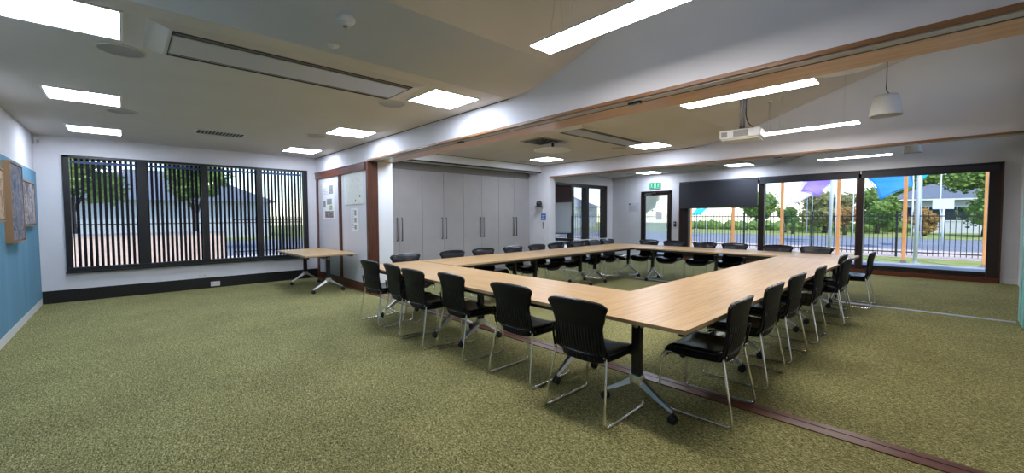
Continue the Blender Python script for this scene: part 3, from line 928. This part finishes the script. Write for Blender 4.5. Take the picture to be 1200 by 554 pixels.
# pendants with flared shades
def pendant(x, y, zb, lab):
    t = thing('pendant_lamp', lab, 'lamp', (x, y, zb), 0, 'white pendant shades')
    bm = bmesh.new()
    H = 0.205
    lathe(bm, [(0.132, 0.0), (0.130, 0.03), (0.106, H-0.03), (0.094, H), (0.03, H+0.006), (0.0, H+0.006)], 36)
    lathe(bm, [(0.128, 0.001), (0.126, 0.03), (0.102, H-0.035), (0.0, H-0.012)], 36)
    rr = lathe(bm, [(0.132, 0.0), (0.128, 0.001)], 36)
    obj('shade', bm, 'offwhite', t)
    bm = bmesh.new()
    tube(bm, rounded([(0.03, 0, H), (-0.005, 0.0, H+0.06), (0, 0, H+0.12), (0, 0, ceil_z(x)-zb)], 0.03, 3), 0.0045, 6)
    obj('cord', bm, 'black', t)
    bm = bmesh.new(); lathe(bm, [(0, -0.03), (0.04, -0.03), (0.045, 0.02)], 18, (0, 0, ceil_z(x)-zb))
    obj('ceiling_rose', bm, 'offwhite', t)
    bm = bmesh.new(); lathe(bm, [(0, 0.08), (0.03, 0.09), (0.035, 0.13), (0.02, 0.18), (0.0, 0.18)], 16)
    obj('bulb', bm, 'white', t)
pendant(9.42, 6.75, 2.385, 'white flared pendant lamp on a black cord in the middle room')
pendant(9.38, 11.6, 2.50, 'white pendant lamp partly hidden behind the far beam')

# projector
pj = thing('projector', 'white ceiling projector on a grey pole below the linear light', 'projector', (8.02, 6.9, 2.335), 0.12)
bobj('body', 'white', [(-0.235, 0.235, -0.17, 0.17, 0.02, 0.13)], pj, bev=0.014)
bobj('base_tray', 'offwhite', [(-0.215, 0.215, -0.15, 0.15, 0.0, 0.022)], pj, bev=0.008)
bobj('vent_grille', 'grille', [(-0.07, 0.10, -0.1725, -0.169, 0.035, 0.115), (-0.21, -0.14, -0.1725, -0.169, 0.04, 0.105)], pj)
bm = bmesh.new()
lathe(bm, [(0, 0.03), (0.035, 0.03), (0.045, 0.022), (0.048, 0)], 20)
bm.transform(Matrix.Translation((-0.10, 0.168, 0.076)) @ Matrix.Rotation(-PI/2, 4, 'X'))
obj('lens', bm, 'darkglass', pj)
bobj('mount_bracket', 'black', [(-0.13, -0.12, -0.006, 0.006, 0.128, 0.155), (0.12, 0.13, -0.006, 0.006, 0.128, 0.155), (-0.13, 0.13, -0.008, 0.008, 0.15, 0.158), (-0.03, 0.03, -0.03, 0.03, 0.158, 0.18)], pj)
bm = bmesh.new()
tube(bm, [(-0.018, 0, 0.17), (-0.018, 0, ceil_z(8.02)-2.335)], 0.016, 10)
tube(bm, [(0.022, 0, 0.17), (0.022, 0, ceil_z(8.02)-2.335)], 0.016, 10)
obj('pole', bm, 'steel', pj)
bm = bmesh.new()
tube(bm, rounded([(0.045, -0.01, ceil_z(8.02)-2.34), (0.045, -0.02, 0.30), (0.07, -0.02, 0.21), (0.15, -0.02, 0.14)], 0.08, 4), 0.006, 6)
obj('cable', bm, 'black', pj)
bobj('ceiling_plate', 'steel', [(-0.07, 0.07, -0.07, 0.07, ceil_z(8.0)-2.335-0.03, ceil_z(8.0)-2.335+0.03)], pj)

# track stops under the beams
for x, y, z0, l in ((5.43, V1+0.065, 2.345, 'dark trolley stop under the near beam, toward the cupboards'), (8.0, V1+0.065, 2.345, 'dark trolley stop under the near beam, left of the linear light'), (7.84, V2+0.072, 2.345, 'dark trolley stop under the far beam')):
    t = thing('track_trolley', l, 'track stop', (x, y, z0))
    bobj('block', 'black', [(-0.06, 0.06, -0.02, 0.02, 0.0, 0.026)], t, bev=0.003)
    bobj('bolt', 'steel', [(-0.045, -0.033, -0.006, 0.006, -0.012, 0.0), (0.033, 0.045, -0.006, 0.006, -0.012, 0.0)], t)

# ------------------------------------------------------------------ framed box pictures on the blue wall
def art_mat(name, cols, seed):
    m = noise_mat(name, cols, 7, 0.5, detail=8, dist=1.5, pos=[0.36, 0.44, 0.5, 0.56, 0.64][:len(cols)])
    return m
MT['art1'] = art_mat('blue_grey_canvas', [(0.05, 0.05, 0.09), (0.11, 0.13, 0.22), (0.18, 0.19, 0.26), (0.32, 0.30, 0.30), (0.14, 0.10, 0.12)], 1)
MT['art2'] = art_mat('mottled_canvas', [(0.03, 0.03, 0.08), (0.16, 0.12, 0.14), (0.30, 0.27, 0.29), (0.55, 0.50, 0.50), (0.12, 0.07, 0.07)], 2)
MT['art3'] = art_mat('brown_canvas', [(0.12, 0.07, 0.04), (0.30, 0.18, 0.10), (0.45, 0.33, 0.22)], 3)
def boxpic(x0, x1, z0, z1, d, art, lab):
    t = thing('box_picture', lab, 'picture', ((x0+x1)/2, 0.0225, (z0+z1)/2))
    hx, hz = (x1-x0)/2, (z1-z0)/2
    bobj('box_frame', 'pbox', [(-hx, -hx+0.018, 0, d, -hz, hz), (hx-0.018, hx, 0, d, -hz, hz), (-hx+0.018, hx-0.018, 0, d, hz-0.018, hz), (-hx+0.018, hx-0.018, 0, d, -hz, -hz+0.018)], t)
    bobj('shadow_gap', 'skirting', [(-hx+0.018, hx-0.018, 0.0, d-0.02, -hz+0.018, hz-0.018)], t)
    bobj('picture_panel', art, [(-hx+0.03, hx-0.03, d-0.02, d-0.004, -hz+0.03, hz-0.03)], t)
boxpic(0.64, 1.62, 1.27, 1.89, 0.045, 'art2', 'box-framed mottled picture nearest the room corner')
boxpic(1.75, 2.56, 1.09, 2.04, 0.062, 'art1', 'tall box-framed blue-grey picture projecting from the blue wall')
boxpic(2.80, 3.5, 1.34, 1.92, 0.045, 'art3', 'box-framed brown picture cut by the left edge of the view')

# ------------------------------------------------------------------ papers on the pinboards
MT['ink'] = mat('grey_ink', (0.10, 0.11, 0.13), 0.8)
MT['mapc'] = noise_mat('map_print', [(0.60, 0.64, 0.56), (0.72, 0.75, 0.72), (0.62, 0.66, 0.70)], 9, 0.8, detail=6)
MT['photo1'] = noise_mat('photo_print_grey', [(0.05, 0.06, 0.08), (0.35, 0.37, 0.40), (0.2, 0.2, 0.2)], 30, 0.6)
MT['photo2'] = noise_mat('photo_print_green', [(0.12, 0.22, 0.06), (0.35, 0.45, 0.20), (0.5, 0.5, 0.5)], 30, 0.6)
MT['photo3'] = noise_mat('photo_print_red', [(0.35, 0.08, 0.06), (0.10, 0.12, 0.14), (0.5, 0.45, 0.42)], 30, 0.6)
YB = V1-0.0205
def sheet(x0, x1, z0, z1, m, lab, prints, cat='poster'):
    t = thing('poster', lab, cat, ((x0+x1)/2, YB, (z0+z1)/2))
    cx, cz = (x0+x1)/2, (z0+z1)/2
    bobj('paper', m, [(x0-cx, x1-cx, -0.004, -0.001, z0-cz, z1-cz)], t)
    for nm, mm, bxs in prints:
        bobj(nm, mm, [(a-cx, b-cx, -0.006, -0.004, c-cz, d-cz) for a, b, c, d in bxs], t)
sheet(0.45, 1.16, 1.33, 2.12, 'paper', 'white poster with small photographs on the left pinboard', [
    ('photo', 'photo1', [(0.86, 1.08, 1.86, 2.04)]), ('photo', 'photo1', [(0.72, 1.0, 1.64, 1.76)]), ('photo', 'photo2', [(0.86, 1.02, 1.52, 1.62)]), ('photo', 'photo3', [(0.60, 1.08, 1.36, 1.50)]), ('photo', 'photo1', [(0.50, 0.64, 1.58, 1.72)]),
    ('text_lines', 'ink', [(0.50, 0.80, 1.98-0.03*k, 1.985-0.03*k) for k in range(5)])])
sheet(1.68, 2.55, 1.60, 2.21, 'mapc', 'pale map sheet at the top of the right pinboard', [('map_marks', 'ink', [(2.20, 2.24, 1.66, 1.70), (2.40, 2.44, 1.74, 1.78), (1.70, 2.53, 1.605, 1.609)])])
sheet(2.0, 2.34, 1.10, 1.54, 'paper', 'narrow white leaflet with dark pictures under the map', [
    ('photo', 'photo1', [(2.15, 2.24, 1.40, 1.50)]), ('photo', 'photo1', [(2.15, 2.24, 1.27, 1.36)]), ('photo', 'photo1', [(2.15, 2.24, 1.14, 1.22)]), ('text_lines', 'ink', [(2.03, 2.12, 1.50-0.03*k, 1.506-0.03*k) for k in range(12)])], 'leaflet')

# ------------------------------------------------------------------ small wall things
def plate_x(name, lab, cat, y, z, hy, hz, x=0.0):
    t = thing(name, lab, cat, (x, y, z))
    bobj('face_plate', 'offwhite', [(0.0, 0.009, -hy, hy, -hz, hz)], t, bev=0.003)
    bobj('sockets', 'ink', [(0.009, 0.0105, -hy*0.6, -hy*0.6+0.006, -0.01, 0.01), (0.009, 0.0105, hy*0.4, hy*0.4+0.006, -0.01, 0.01)], t)
plate_x('power_outlet', 'white double power outlet set in the black skirting', 'outlet', 2.29, 0.075, 0.075, 0.045, 0.018)
plate_x('data_outlet', 'small white wall plate just above the skirting below the slatted window', 'outlet', 2.10, 0.255, 0.065, 0.035)

cm = thing('wall_camera', 'black conference camera on a white wall bracket above the blue sign', 'camera', (2.40, V2, 1.60))
bobj('bracket', 'white', [(-0.05, 0.05, -0.13, 0.0, -0.012, 0.0), (-0.05, 0.05, -0.012, 0.0, -0.09, 0.0)], cm, bev=0.003)
bm = bmesh.new(); lathe(bm, [(0, 0), (0.075, 0), (0.08, 0.015), (0.07, 0.03), (0, 0.032)], 24, (0, -0.075, 0))
obj('base', bm, 'black', cm)
bm = bmesh.new(); lathe(bm, [(0.045, 0.03), (0.055, 0.06), (0.05, 0.11), (0.03, 0.135), (0, 0.14)], 20, (0, -0.07, 0))
obj('head', bm, 'black', cm)
bm = bmesh.new(); lathe(bm, [(0, 0.012), (0.02, 0.012), (0.026, 0)], 16)
bm.transform(Matrix.Translation((0.005, -0.123, 0.085)) @ Matrix.Rotation(PI/2, 4, 'X'))
obj('lens', bm, 'darkglass', cm)
cm.scale = (1.45, 1.3, 1.25)
bs = thing('wall_sign', 'small blue sign on the white wall below the camera', 'sign', (2.48, V2, 1.35))
bobj('sign_plate', 'bsign', [(-0.085, 0.085, -0.006, 0, -0.085, 0.085)], bs)
bobj('sign_print', 'paper', [(-0.055, 0.055, -0.0075, -0.006, 0.03, 0.042), (-0.055, 0.04, -0.0075, -0.006, -0.005, 0.005), (-0.055, 0.05, -0.0075, -0.006, -0.04, -0.03)], bs)
sw = thing('control_switch', 'slim grey control below the blue sign', 'switch', (2.48, V2, 1.13))
bobj('face_plate', 'grille', [(-0.025, 0.025, -0.018, 0, -0.09, 0.09)], sw, bev=0.004)
bobj('button', 'ink', [(-0.012, 0.012, -0.021, -0.018, 0.02, 0.05)], sw)
sw = thing('light_switch', 'white light switch low on the wall beside the cupboards', 'switch', (2.48, V2, 0.81))
bobj('face_plate', 'offwhite', [(-0.035, 0.035, -0.008, 0, -0.055, 0.055)], sw, bev=0.003)
bobj('rocker', 'white', [(-0.008, 0.008, -0.012, -0.008, -0.012, 0.012)], sw)

# exit sign with running figures and arrow
ex = thing('exit_sign', 'green illuminated exit sign with running figures above the glazed door', 'exit sign', (3.30, 13.585, 2.335))
bobj('housing', 'offwhite', [(-0.20, 0.20, -0.03, 0.015, -0.105, 0.105)], ex, bev=0.006)
bobj('face', 'exit', [(-0.19, 0.19, -0.033, -0.03, -0.095, 0.095)], ex)
bm = bmesh.new()
box(bm, -0.03, 0.03, -0.036, -0.033, -0.075, 0.075)
for s in (-1, 1):
    cx = s*0.115
    lathe(bm, [(0, 0.0), (0.013, 0.0)], 12, (0, 0, 0))
    vv = list(bm.verts)[-13:]
    bmesh.ops.transform(bm, matrix=Matrix.Translation((cx+s*0.012, -0.0352, 0.058)) @ Matrix.Rotation(PI/2, 4, 'X'), verts=vv)
    for pts in ([(cx+s*0.006, 0.04), (cx-s*0.008, -0.01)], [(cx-s*0.008, -0.01), (cx+s*0.022, -0.035), (cx+s*0.012, -0.07)], [(cx-s*0.008, -0.01), (cx-s*0.02, -0.045), (cx-s*0.05, -0.05)], [(cx+s*0.004, 0.034), (cx+s*0.035, 0.012)], [(cx+s*0.004, 0.034), (cx-s*0.03, 0.022)]):
        tube(bm, [(a, -0.0345, b) for a, b in pts], 0.006, 5)
obj('symbols', bm, 'exitw', ex)
bm = bmesh.new()
box(bm, -0.006, 0.006, -0.038, -0.036, -0.02, 0.055)
v3 = [bm.verts.new(p) for p in ((-0.022, -0.0375, -0.02), (0.022, -0.0375, -0.02), (0, -0.0375, -0.055))]
bm.faces.new(v3)
obj('arrow', bm, 'exit', ex)

wn_ = thing('wall_notice', 'pale notice with small print left of the exit door', 'notice', (2.52, V3, 1.64))
bobj('paper', 'board', [(-0.20, 0.20, -0.004, 0, -0.15, 0.15)], wn_)
bobj('logo_mark', 'ink', [(-0.18, -0.12, -0.0055, -0.004, 0.09, 0.14)], wn_)
bobj('text_lines', 'ink', [(-0.17, 0.12-0.03*(k % 3), -0.0055, -0.004, 0.05-0.035*k, 0.055-0.035*k) for k in range(5)], wn_)
sw = thing('light_switch', 'white light switch below the pale notice by the exit door', 'switch', (2.63, V3, 1.10))
bobj('face_plate', 'offwhite', [(-0.035, 0.035, -0.008, 0, -0.055, 0.055)], sw, bev=0.003)
bobj('rocker', 'white', [(-0.01, 0.01, -0.012, -0.008, -0.014, 0.014)], sw)
sw = thing('door_release', 'black door release button between the exit door and blind', 'switch', (3.96, V3, 1.08))
bobj('box', 'black', [(-0.035, 0.035, -0.03, 0, -0.06, 0.10)], sw, bev=0.005)
bobj('button', 'offwhite', [(-0.015, 0.015, -0.034, -0.03, 0.03, 0.06)], sw)

# mobile whiteboard
mw = thing('mobile_whiteboard', 'mobile whiteboard on castors before the far-left window', 'whiteboard', (2.03, 10.44, 0))
bobj('board', 'wboard', [(-0.33, 0.33, -0.012, 0.012, 0.89, 1.755)], mw)
bobj('rim', 'alu', [(-0.345, -0.33, -0.016, 0.016, 0.88, 1.765), (0.33, 0.345, -0.016, 0.016, 0.88, 1.765), (-0.345, 0.345, -0.016, 0.016, 1.755, 1.77), (-0.345, 0.345, -0.016, 0.016, 0.875, 0.89)], mw)
bobj('tray', 'black', [(-0.33, 0.33, -0.09, 0.0, 0.845, 0.87), (-0.33, 0.33, -0.05, 0.05, 0.64, 0.72)], mw, bev=0.004)
bobj('tray_rail', 'alu', [(-0.27, 0.18, -0.094, -0.09, 0.80, 0.815)], mw)
for s in (-1, 1):
    l = bobj('leg', 'black', [(s*0.37-0.018, s*0.37+0.018, -0.018, 0.018, 0.07, 1.38 if s > 0 else 1.3), (s*0.37-0.02, s*0.37+0.02, -0.27, 0.27, 0.07, 0.10)], mw, bev=0.004)
    for q in (-1, 1):
        bm = bmesh.new(); castor_mesh(bm, 0); bm.transform(Matrix.Translation((s*0.37, q*0.25, 0)))
        obj('castor', bm, 'rubber', l)
bobj('crossbar', 'black', [(-0.37, 0.37, -0.012, 0.012, 0.30, 0.33)], mw)

# ------------------------------------------------------------------ outside
def ground(name, m, b, lab=None):
    o = bobj(name, m, [b]); o['kind'] = 'structure'
    return o
ground('ground_verandah', 'concrete', (1.0, 13.5, 13.8, 17.5, -0.16, -0.03))
ground('ground_lawn_strip', 'grass', (-14, 40, 17.5, 20.4, -0.4, -0.10))
ground('ground_footpath', 'paving', (-60, 60, 20.4, 24.6, -0.4, -0.09))
ground('ground_road', 'road', (-60, 60, 24.6, 36, -0.4, -0.12))
ground('ground_verge', 'grass', (-60, 60, 36, 80, -0.4, -0.10))
MT['wpaving'] = noise_mat('pale_west_paving', [(0.68, 0.60, 0.57), (0.80, 0.72, 0.69)], 2, 0.9)
ground('ground_west_paving', 'wpaving', (-9, -0.2, -12, 20.4, -0.4, -0.10))
ground('ground_west_road', 'road', (-22, -9, -20, 24.6, -0.4, -0.12))
ground('ground_west_verge', 'grass', (-70, -22, -40, 24.6, -0.4, -0.10))
ground('ground_west_path', 'concrete', (-0.2, 1.474, 13.8, 20.4, -0.4, -0.09))

o = struct('trim_17', 'white', [(0.6, 13.5, 13.8, 14.9, 2.95, 3.10)])  # unseen short eave, shaped to shade the deck and leave posts sunlit
struct('trim_19', 'white', [(11.0, 11.7, -1.0, 14.2, 4.25, 4.4)])  # unseen east eave added to keep sun out of the clerestory
o = struct('trim_18', 'white', [(-1.1, -0.2, -1.0, 14.2, 2.72, 2.86), (0.2, 1.474, 4.9, 14.2, 2.72, 2.86)])  # unseen west eave added to block the sun
p0_ = None
pxs = [2.79, 4.36, 5.91, 7.44, 8.96, 10.50]
plab = ['orange timber verandah post at the left edge of the glass below the blind', 'orange timber verandah post in the middle of the glass below the blind', 'orange timber verandah post left in the middle glass bay',
        'orange timber verandah post right in the middle glass bay', 'orange timber verandah post in the middle of the right glass bay', 'orange timber verandah post at the right edge of the glass wall']
for x, l in zip(pxs, plab):
    t = thing('verandah_post', l, 'post', (x, 17.4, -0.03), 0, 'timber verandah posts')
    bobj('timber', 'otimber', [(-0.042, 0.042, -0.05, 0.05, 0.03, 3.4)], t, bev=0.006)
    bobj('foot_bracket', 'steel', [(-0.06, 0.06, -0.06, 0.06, 0.0, 0.08)], t)

# picket fence along the street
fe = thing('picket_fence', 'black steel picket fence between the lawn strip and footpath', 'fence', (0, 20.54, -0.1))
bm = bmesh.new()
x = -13.9
while x < 22:
    box(bm, x-0.009, x+0.009, -0.009, 0.009, 0.08, 1.56)
    x += 0.125
obj('pickets', bm, 'fence', fe)
bobj('rail', 'fence', [(-14, 22, -0.018, 0.018, 1.39, 1.425)], fe)
bobj('rail', 'fence', [(-14, 22, -0.018, 0.018, 0.16, 0.195)], fe)
for k in range(15):
    x = -13.2+k*2.42
    bobj('post', 'fence', [(x-0.03, x+0.03, -0.03, 0.03, 0.0, 1.60)], fe)
f2 = thing('side_fence', 'black steel picket fence running along the side street', 'fence', (-8.6, 0, -0.1))
bm = bmesh.new()
y = 4.0
while y < 20.4:
    box(bm, -0.009, 0.009, y-0.009, y+0.009, 0.08, 1.5)
    y += 0.125
obj('pickets', bm, 'fence', f2)
bobj('rail', 'fence', [(-0.018, 0.018, 4.0, 20.4, 1.36, 1.395)], f2)
bobj('rail', 'fence', [(-0.018, 0.018, 4.0, 20.4, 0.16, 0.195)], f2)

def pole(x0, x1, y, h, r, lab):
    t = thing('sail_mast', lab, 'post', (x0, y, -0.1))
    bm = bmesh.new(); tube(bm, [(0, 0, 0), (x1-x0, 0, h)], r, 12); obj('mast', bm, 'galv', t)
    bm = bmesh.new(); lathe(bm, [(0, 0.02), (r*2.2, 0.02), (r*2.2, 0)], 16); obj('base_plate', bm, 'galv', t)
    bm = bmesh.new(); lathe(bm, [(r, 0), (r*1.2, 0.02), (0, 0.05)], 12, (x1-x0, 0, h)); obj('cap', bm, 'galv', t)
pole(9.17, 9.22, 18.1, 4.2, 0.05, 'pale leaning sail mast in the right glass bay')
pole(7.11, 7.18, 18.1, 4.2, 0.05, 'pale sail mast in the middle glass bay')

def sail(name, pts, m, lab, sag=0.25, n=10):
    """four corner points, edges pulled in, real thickness"""
    bm = bmesh.new()
    P = [Vector(p) for p in pts]
    cen = sum(P, Vector())/4
    org = P[0]
    g = []
    for j in range(n+1):
        row = []
        for i in range(n+1):
            u, v = i/n, j/n
            q = (P[0]*(1-u)+P[1]*u)*(1-v)+(P[3]*(1-u)+P[2]*u)*v
            pull = 0.16*(math.sin(PI*u)*abs(2*v-1)**3+math.sin(PI*v)*abs(2*u-1)**3)
            q = q+(cen-q)*pull - Vector((0, 0, sag*math.sin(PI*u)*math.sin(PI*v)))
            row.append(bm.verts.new(q-org))
        g.append(row)
    for j in range(n):
        for i in range(n):
            bm.faces.new((g[j][i], g[j][i+1], g[j+1][i+1], g[j+1][i])).smooth = True
    t = thing('shade_sail', lab, 'shade sail', org)
    o = obj('cloth', bm, m, t)
    md = o.modifiers.new('Solidify', 'SOLIDIFY'); md.thickness = 0.01
    bm = bmesh.new()
    for k in range(4):
        a, b = P[k]-org, P[(k+1) % 4]-org
        c = (a+b)/2+((cen-org)-(a+b)/2)*0.16
        tube(bm, [a*(1-s)**2+c*2*s*(1-s)+b*s*s for s in [i/8 for i in range(9)]], 0.015, 6)
    obj('edge_rope', bm, m, t)
    for q in (P[2], P[3]):
        bm = bmesh.new()
        tube(bm, [(q.x-org.x, q.y-org.y, -0.1-org.z), q-org+Vector((0, 0, 0.1))], 0.022, 8)
        obj('post', bm, 'galv', t)
    return t
sail('blue', [(7.36, 24.0, 2.95), (7.78, 24.2, 1.98), (8.75, 24.8, 2.55), (8.7, 25.6, 3.75)], 'sailb', 'bright blue shade sail hanging low in the right glass bay', 0.12)
sail('teal', [(8.85, 26.0, 2.75), (9.25, 26.0, 3.1), (9.5, 27.2, 3.9), (8.9, 27.4, 3.8)], 'sailt', 'turquoise shade sail peeking out right of the bright blue one', 0.06)
sail('purple', [(4.62, 26.0, 2.55), (5.30, 26.2, 2.25), (5.95, 26.6, 3.2), (4.9, 27.0, 3.9)], 'sailp', 'purple shade sail in the middle glass bay', 0.12)
sail('lilac', [(3.45, 28.0, 1.80), (3.9, 28.1, 1.95), (6.3, 29.0, 3.55), (4.2, 29.4, 3.7)], 'saill', 'lilac shade sail curving down left of the purple one', 0.03)
sail('teal2', [(-2.7, 30, 1.35), (-2.0, 30, 1.4), (-2.0, 31.0, 1.85), (-2.7, 31.0, 1.85)], 'sailt', 'small turquoise canopy beyond the fence below the blind', 0.03)

ss = thing('street_sign', 'pale rectangular sign on a white pole beyond the fence', 'sign', (9.62, 26.0, -0.1))
bobj('sign_plate', 'galv', [(-0.33, 0.30, -0.02, 0.0, 1.68, 2.10)], ss)
bm = bmesh.new(); tube(bm, [(0, 0.02, 0), (0, 0.02, 2.05)], 0.03, 8); obj('pole', bm, 'galv', ss)

def house(x, y, wx, wy, hw, hr, wallm, lab, rz=0, wins=4):
    t = thing('house', lab, 'house', (x, y, -0.1), rz)
    bobj('wall', wallm, [(-wx, wx, -wy, wy, 0, hw)], t)
    bm = bmesh.new()
    e = 0.5
    b = [bm.verts.new(p) for p in ((-wx-e, -wy-e, hw-0.1), (wx+e, -wy-e, hw-0.1), (wx+e, wy+e, hw-0.1), (-wx-e, wy+e, hw-0.1))]
    r = [bm.verts.new((-wx+wy, 0, hw+hr)), bm.verts.new((wx-wy, 0, hw+hr))]
    bm.faces.new(b[::-1])
    bm.faces.new((b[0], b[1], r[1], r[0])); bm.faces.new((b[1], b[2], r[1])); bm.faces.new((b[2], b[3], r[0], r[1])); bm.faces.new((b[3], b[0], r[0]))
    obj('roof', bm, 'roofg', t)
    for k in range(wins):
        xx = -wx+(k+0.5)*2*wx/wins
        f = bobj('window', 'white', [(xx-0.7, xx+0.7, -wy-0.04, -wy+0.02, 0.9, 2.1)], t)
        bobj('pane', 'darkglass', [(xx-0.62, xx-0.03, -wy-0.05, -wy-0.035, 0.98, 2.02), (xx+0.03, xx+0.62, -wy-0.05, -wy-0.035, 0.98, 2.02)], f)
    bobj('gutter', 'white', [(-wx-e-0.1, wx+e+0.1, -wy-e-0.1, -wy-e, hw-0.2, hw-0.08)], t)
house(9.3, 50.5, 3.1, 2.4, 2.75, 1.25, 'render_w', 'white house with grey hip roof across the street')
house(-27, 43, 5.0, 3.2, 2.6, 1.9, 'render_w', 'pale house with grey roof seen left through the far-left window')
house(-30, 3.2, 6, 4, 2.7, 2.2, 'render_w', 'house with grey roof behind the slatted window', -PI/2)
house(-31, -15, 6, 4, 2.7, 1.8, 'brick', 'brick house at the left behind the slatted window', -PI/2)

gwall = thing('garden_wall', 'low pale brick wall behind the slatted window', 'wall', (-7.4, 0, -0.1))
bobj('brickwork', 'brick', [(-0.1, 0.1, -4.5, 3.6, 0, 0.95)], gwall)
bobj('coping', 'concrete', [(-0.13, 0.13, -4.5, 3.6, 0.95, 1.02)], gwall, bev=0.01)
van = thing('garden_shed', 'pale turquoise shed behind the left of the slatted window', 'shed', (-13, -5.6, -0.12))
bobj('wall', MT['sailt'], [(-1.2, 1.2, -3.0, 3.0, 0, 1.9)], van)
bobj('roof', 'render_w', [(-1.4, 1.4, -3.2, 3.2, 1.9, 2.05)], van)
bobj('door', 'render_w', [(1.2, 1.23, -0.5, 0.5, 0, 1.8)], van)

# trees: displaced crown clumps with loose leaves, trunk
leafm = {}
for nm, a, b in (('green', (0.07, 0.14, 0.03), (0.22, 0.32, 0.07)), ('olive', (0.13, 0.13, 0.04), (0.30, 0.28, 0.10)), ('autumn', (0.28, 0.13, 0.04), (0.45, 0.30, 0.10)), ('lime', (0.14, 0.24, 0.04), (0.38, 0.48, 0.12))):
    leafm[nm] = noise_mat('leaves_'+nm, [a, b], 4, 0.8, detail=6)
tr = random.Random(11)
def tree(x, y, h, r, kind, lab, trunk=0.35, dense=1.0, cat='tree', name='tree'):
    t = thing(name, lab, cat, (x, y, -0.1))
    bm = bmesh.new()
    n = max(5, int(12*dense))
    for k in range(n):
        a = tr.uniform(0, 2*PI); rr = r*tr.uniform(0.1, 0.65)
        c = Vector((math.cos(a)*rr, math.sin(a)*rr, h*trunk+(h*(1-trunk))*tr.uniform(0.2, 0.8)))
        s = r*tr.uniform(0.24, 0.40)
        res = bmesh.ops.create_icosphere(bm, subdivisions=3, radius=s)
        for v in res['verts']:
            v.co *= 1+tr.uniform(-0.22, 0.22)
            v.co.z *= 0.85
            v.co += c
        for q in range(int(260*dense)):
            d = Vector((tr.gauss(0, 1), tr.gauss(0, 1), tr.gauss(0, 1))).normalized()
            p = c+Vector((d.x, d.y, d.z*0.85))*s*tr.uniform(0.85, 1.55)
            L = tr.uniform(0.07, 0.16)*(r/2)**0.5
            u, v_ = frame_of(Vector((tr.gauss(0, 1), tr.gauss(0, 1), tr.gauss(0, 1))))
            bm.faces.new([bm.verts.new(p+u*L), bm.verts.new(p+v_*L*0.6), bm.verts.new(p-u*L), bm.verts.new(p-v_*L*0.6)])
    obj('crown', bm, leafm[kind], t)
    bm = bmesh.new()
    tube(bm, [(0, 0, 0), (0.05*r, 0, h*0.3), (0, 0.05*r, h*0.6)], [0.06*r+0.05, 0.04*r+0.04, 0.03], 8)
    for k in range(3):
        a = k*2.1
        tube(bm, [(0.04*r, 0, h*0.3), (math.cos(a)*r*0.4, math.sin(a)*r*0.4, h*0.6)], [0.03*r+0.02, 0.02], 6)
    obj('trunk', bm, 'bark', t)
TG = 'trees across the street'
for x, y, h, r, k, l, tk in [
    (11.3, 41, 4.9, 2.3, 'green', 'big green tree at the right edge of the right glass bay', 0.08),
    (13.0, 55, 6.6, 3.4, 'lime', 'pale green tree behind and right of the white house', 0.35),
    (7.0, 58.5, 6.4, 2.8, 'green', 'tall green tree behind the white house roof', 0.35),
    (5.9, 43.2, 3.9, 1.7, 'green', 'green tree left of the white house, behind the bright blue sail', 0.08),
    (2.8, 42.3, 3.9, 2.1, 'olive', 'broad olive tree filling the right of the middle glass bay', 0.08),
    (4.6, 38.6, 2.6, 0.8, 'autumn', 'small autumn-tinted tree by the mullion', 0.08),
    (1.52, 38.3, 2.15, 0.6, 'green', 'small round tree, right one of the pair left of the purple sail', 0.35),
    (0.45, 40.8, 2.15, 0.65, 'green', 'small round tree, left one of the pair left of the purple sail', 0.35),
    (8.6, 40.2, 2.0, 0.9, 'autumn', 'reddish bush in front of the white house', 0.08),
    (-7.5, 60, 4.0, 3.2, 'green', 'distant green tree behind the blind bay', 0.35),
    (-27, 66, 6, 4, 'olive', 'olive tree seen beyond the exit door', 0.35),
    (17, 64, 8, 4.5, 'green', 'tallest green tree beyond the right glass bay', 0.35),
    (-16, -0.6, 5.5, 2.0, 'lime', 'bright green tree behind the leftmost slatted pane', 0.35),
    (-15, -8.0, 6.5, 3.0, 'lime', 'green tree left behind the slatted window', 0.35),
    (-13.5, 3.4, 5.0, 1.3, 'green', 'dark green tree behind the second slatted pane', 0.35),
    (-20, 15, 5.5, 2.4, 'olive', 'olive tree behind the rightmost slatted pane', 0.35)]:
    tree(x, y, h, r, k, l, tk)
hd = thing('hedge', 'long low green hedge along the far side of the street', 'hedge', (2.2, 46.3, -0.1))
bm = bmesh.new()
for k in range(48):
    res = bmesh.ops.create_icosphere(bm, subdivisions=2, radius=tr.uniform(0.35, 0.6))
    c = Vector((-14+k*0.40+tr.uniform(-.2, .2), tr.uniform(-.3, .3), tr.uniform(0.3, 0.55)))
    for v in res['verts']:
        v.co *= 1+tr.uniform(-0.2, 0.2)
        v.co += c
obj('foliage', bm, leafm['green'], hd)
bobj('stems', 'bark', [(-13.5+k, -13.45+k, -0.03, 0.03, 0.0, 0.4) for k in range(19)], hd)
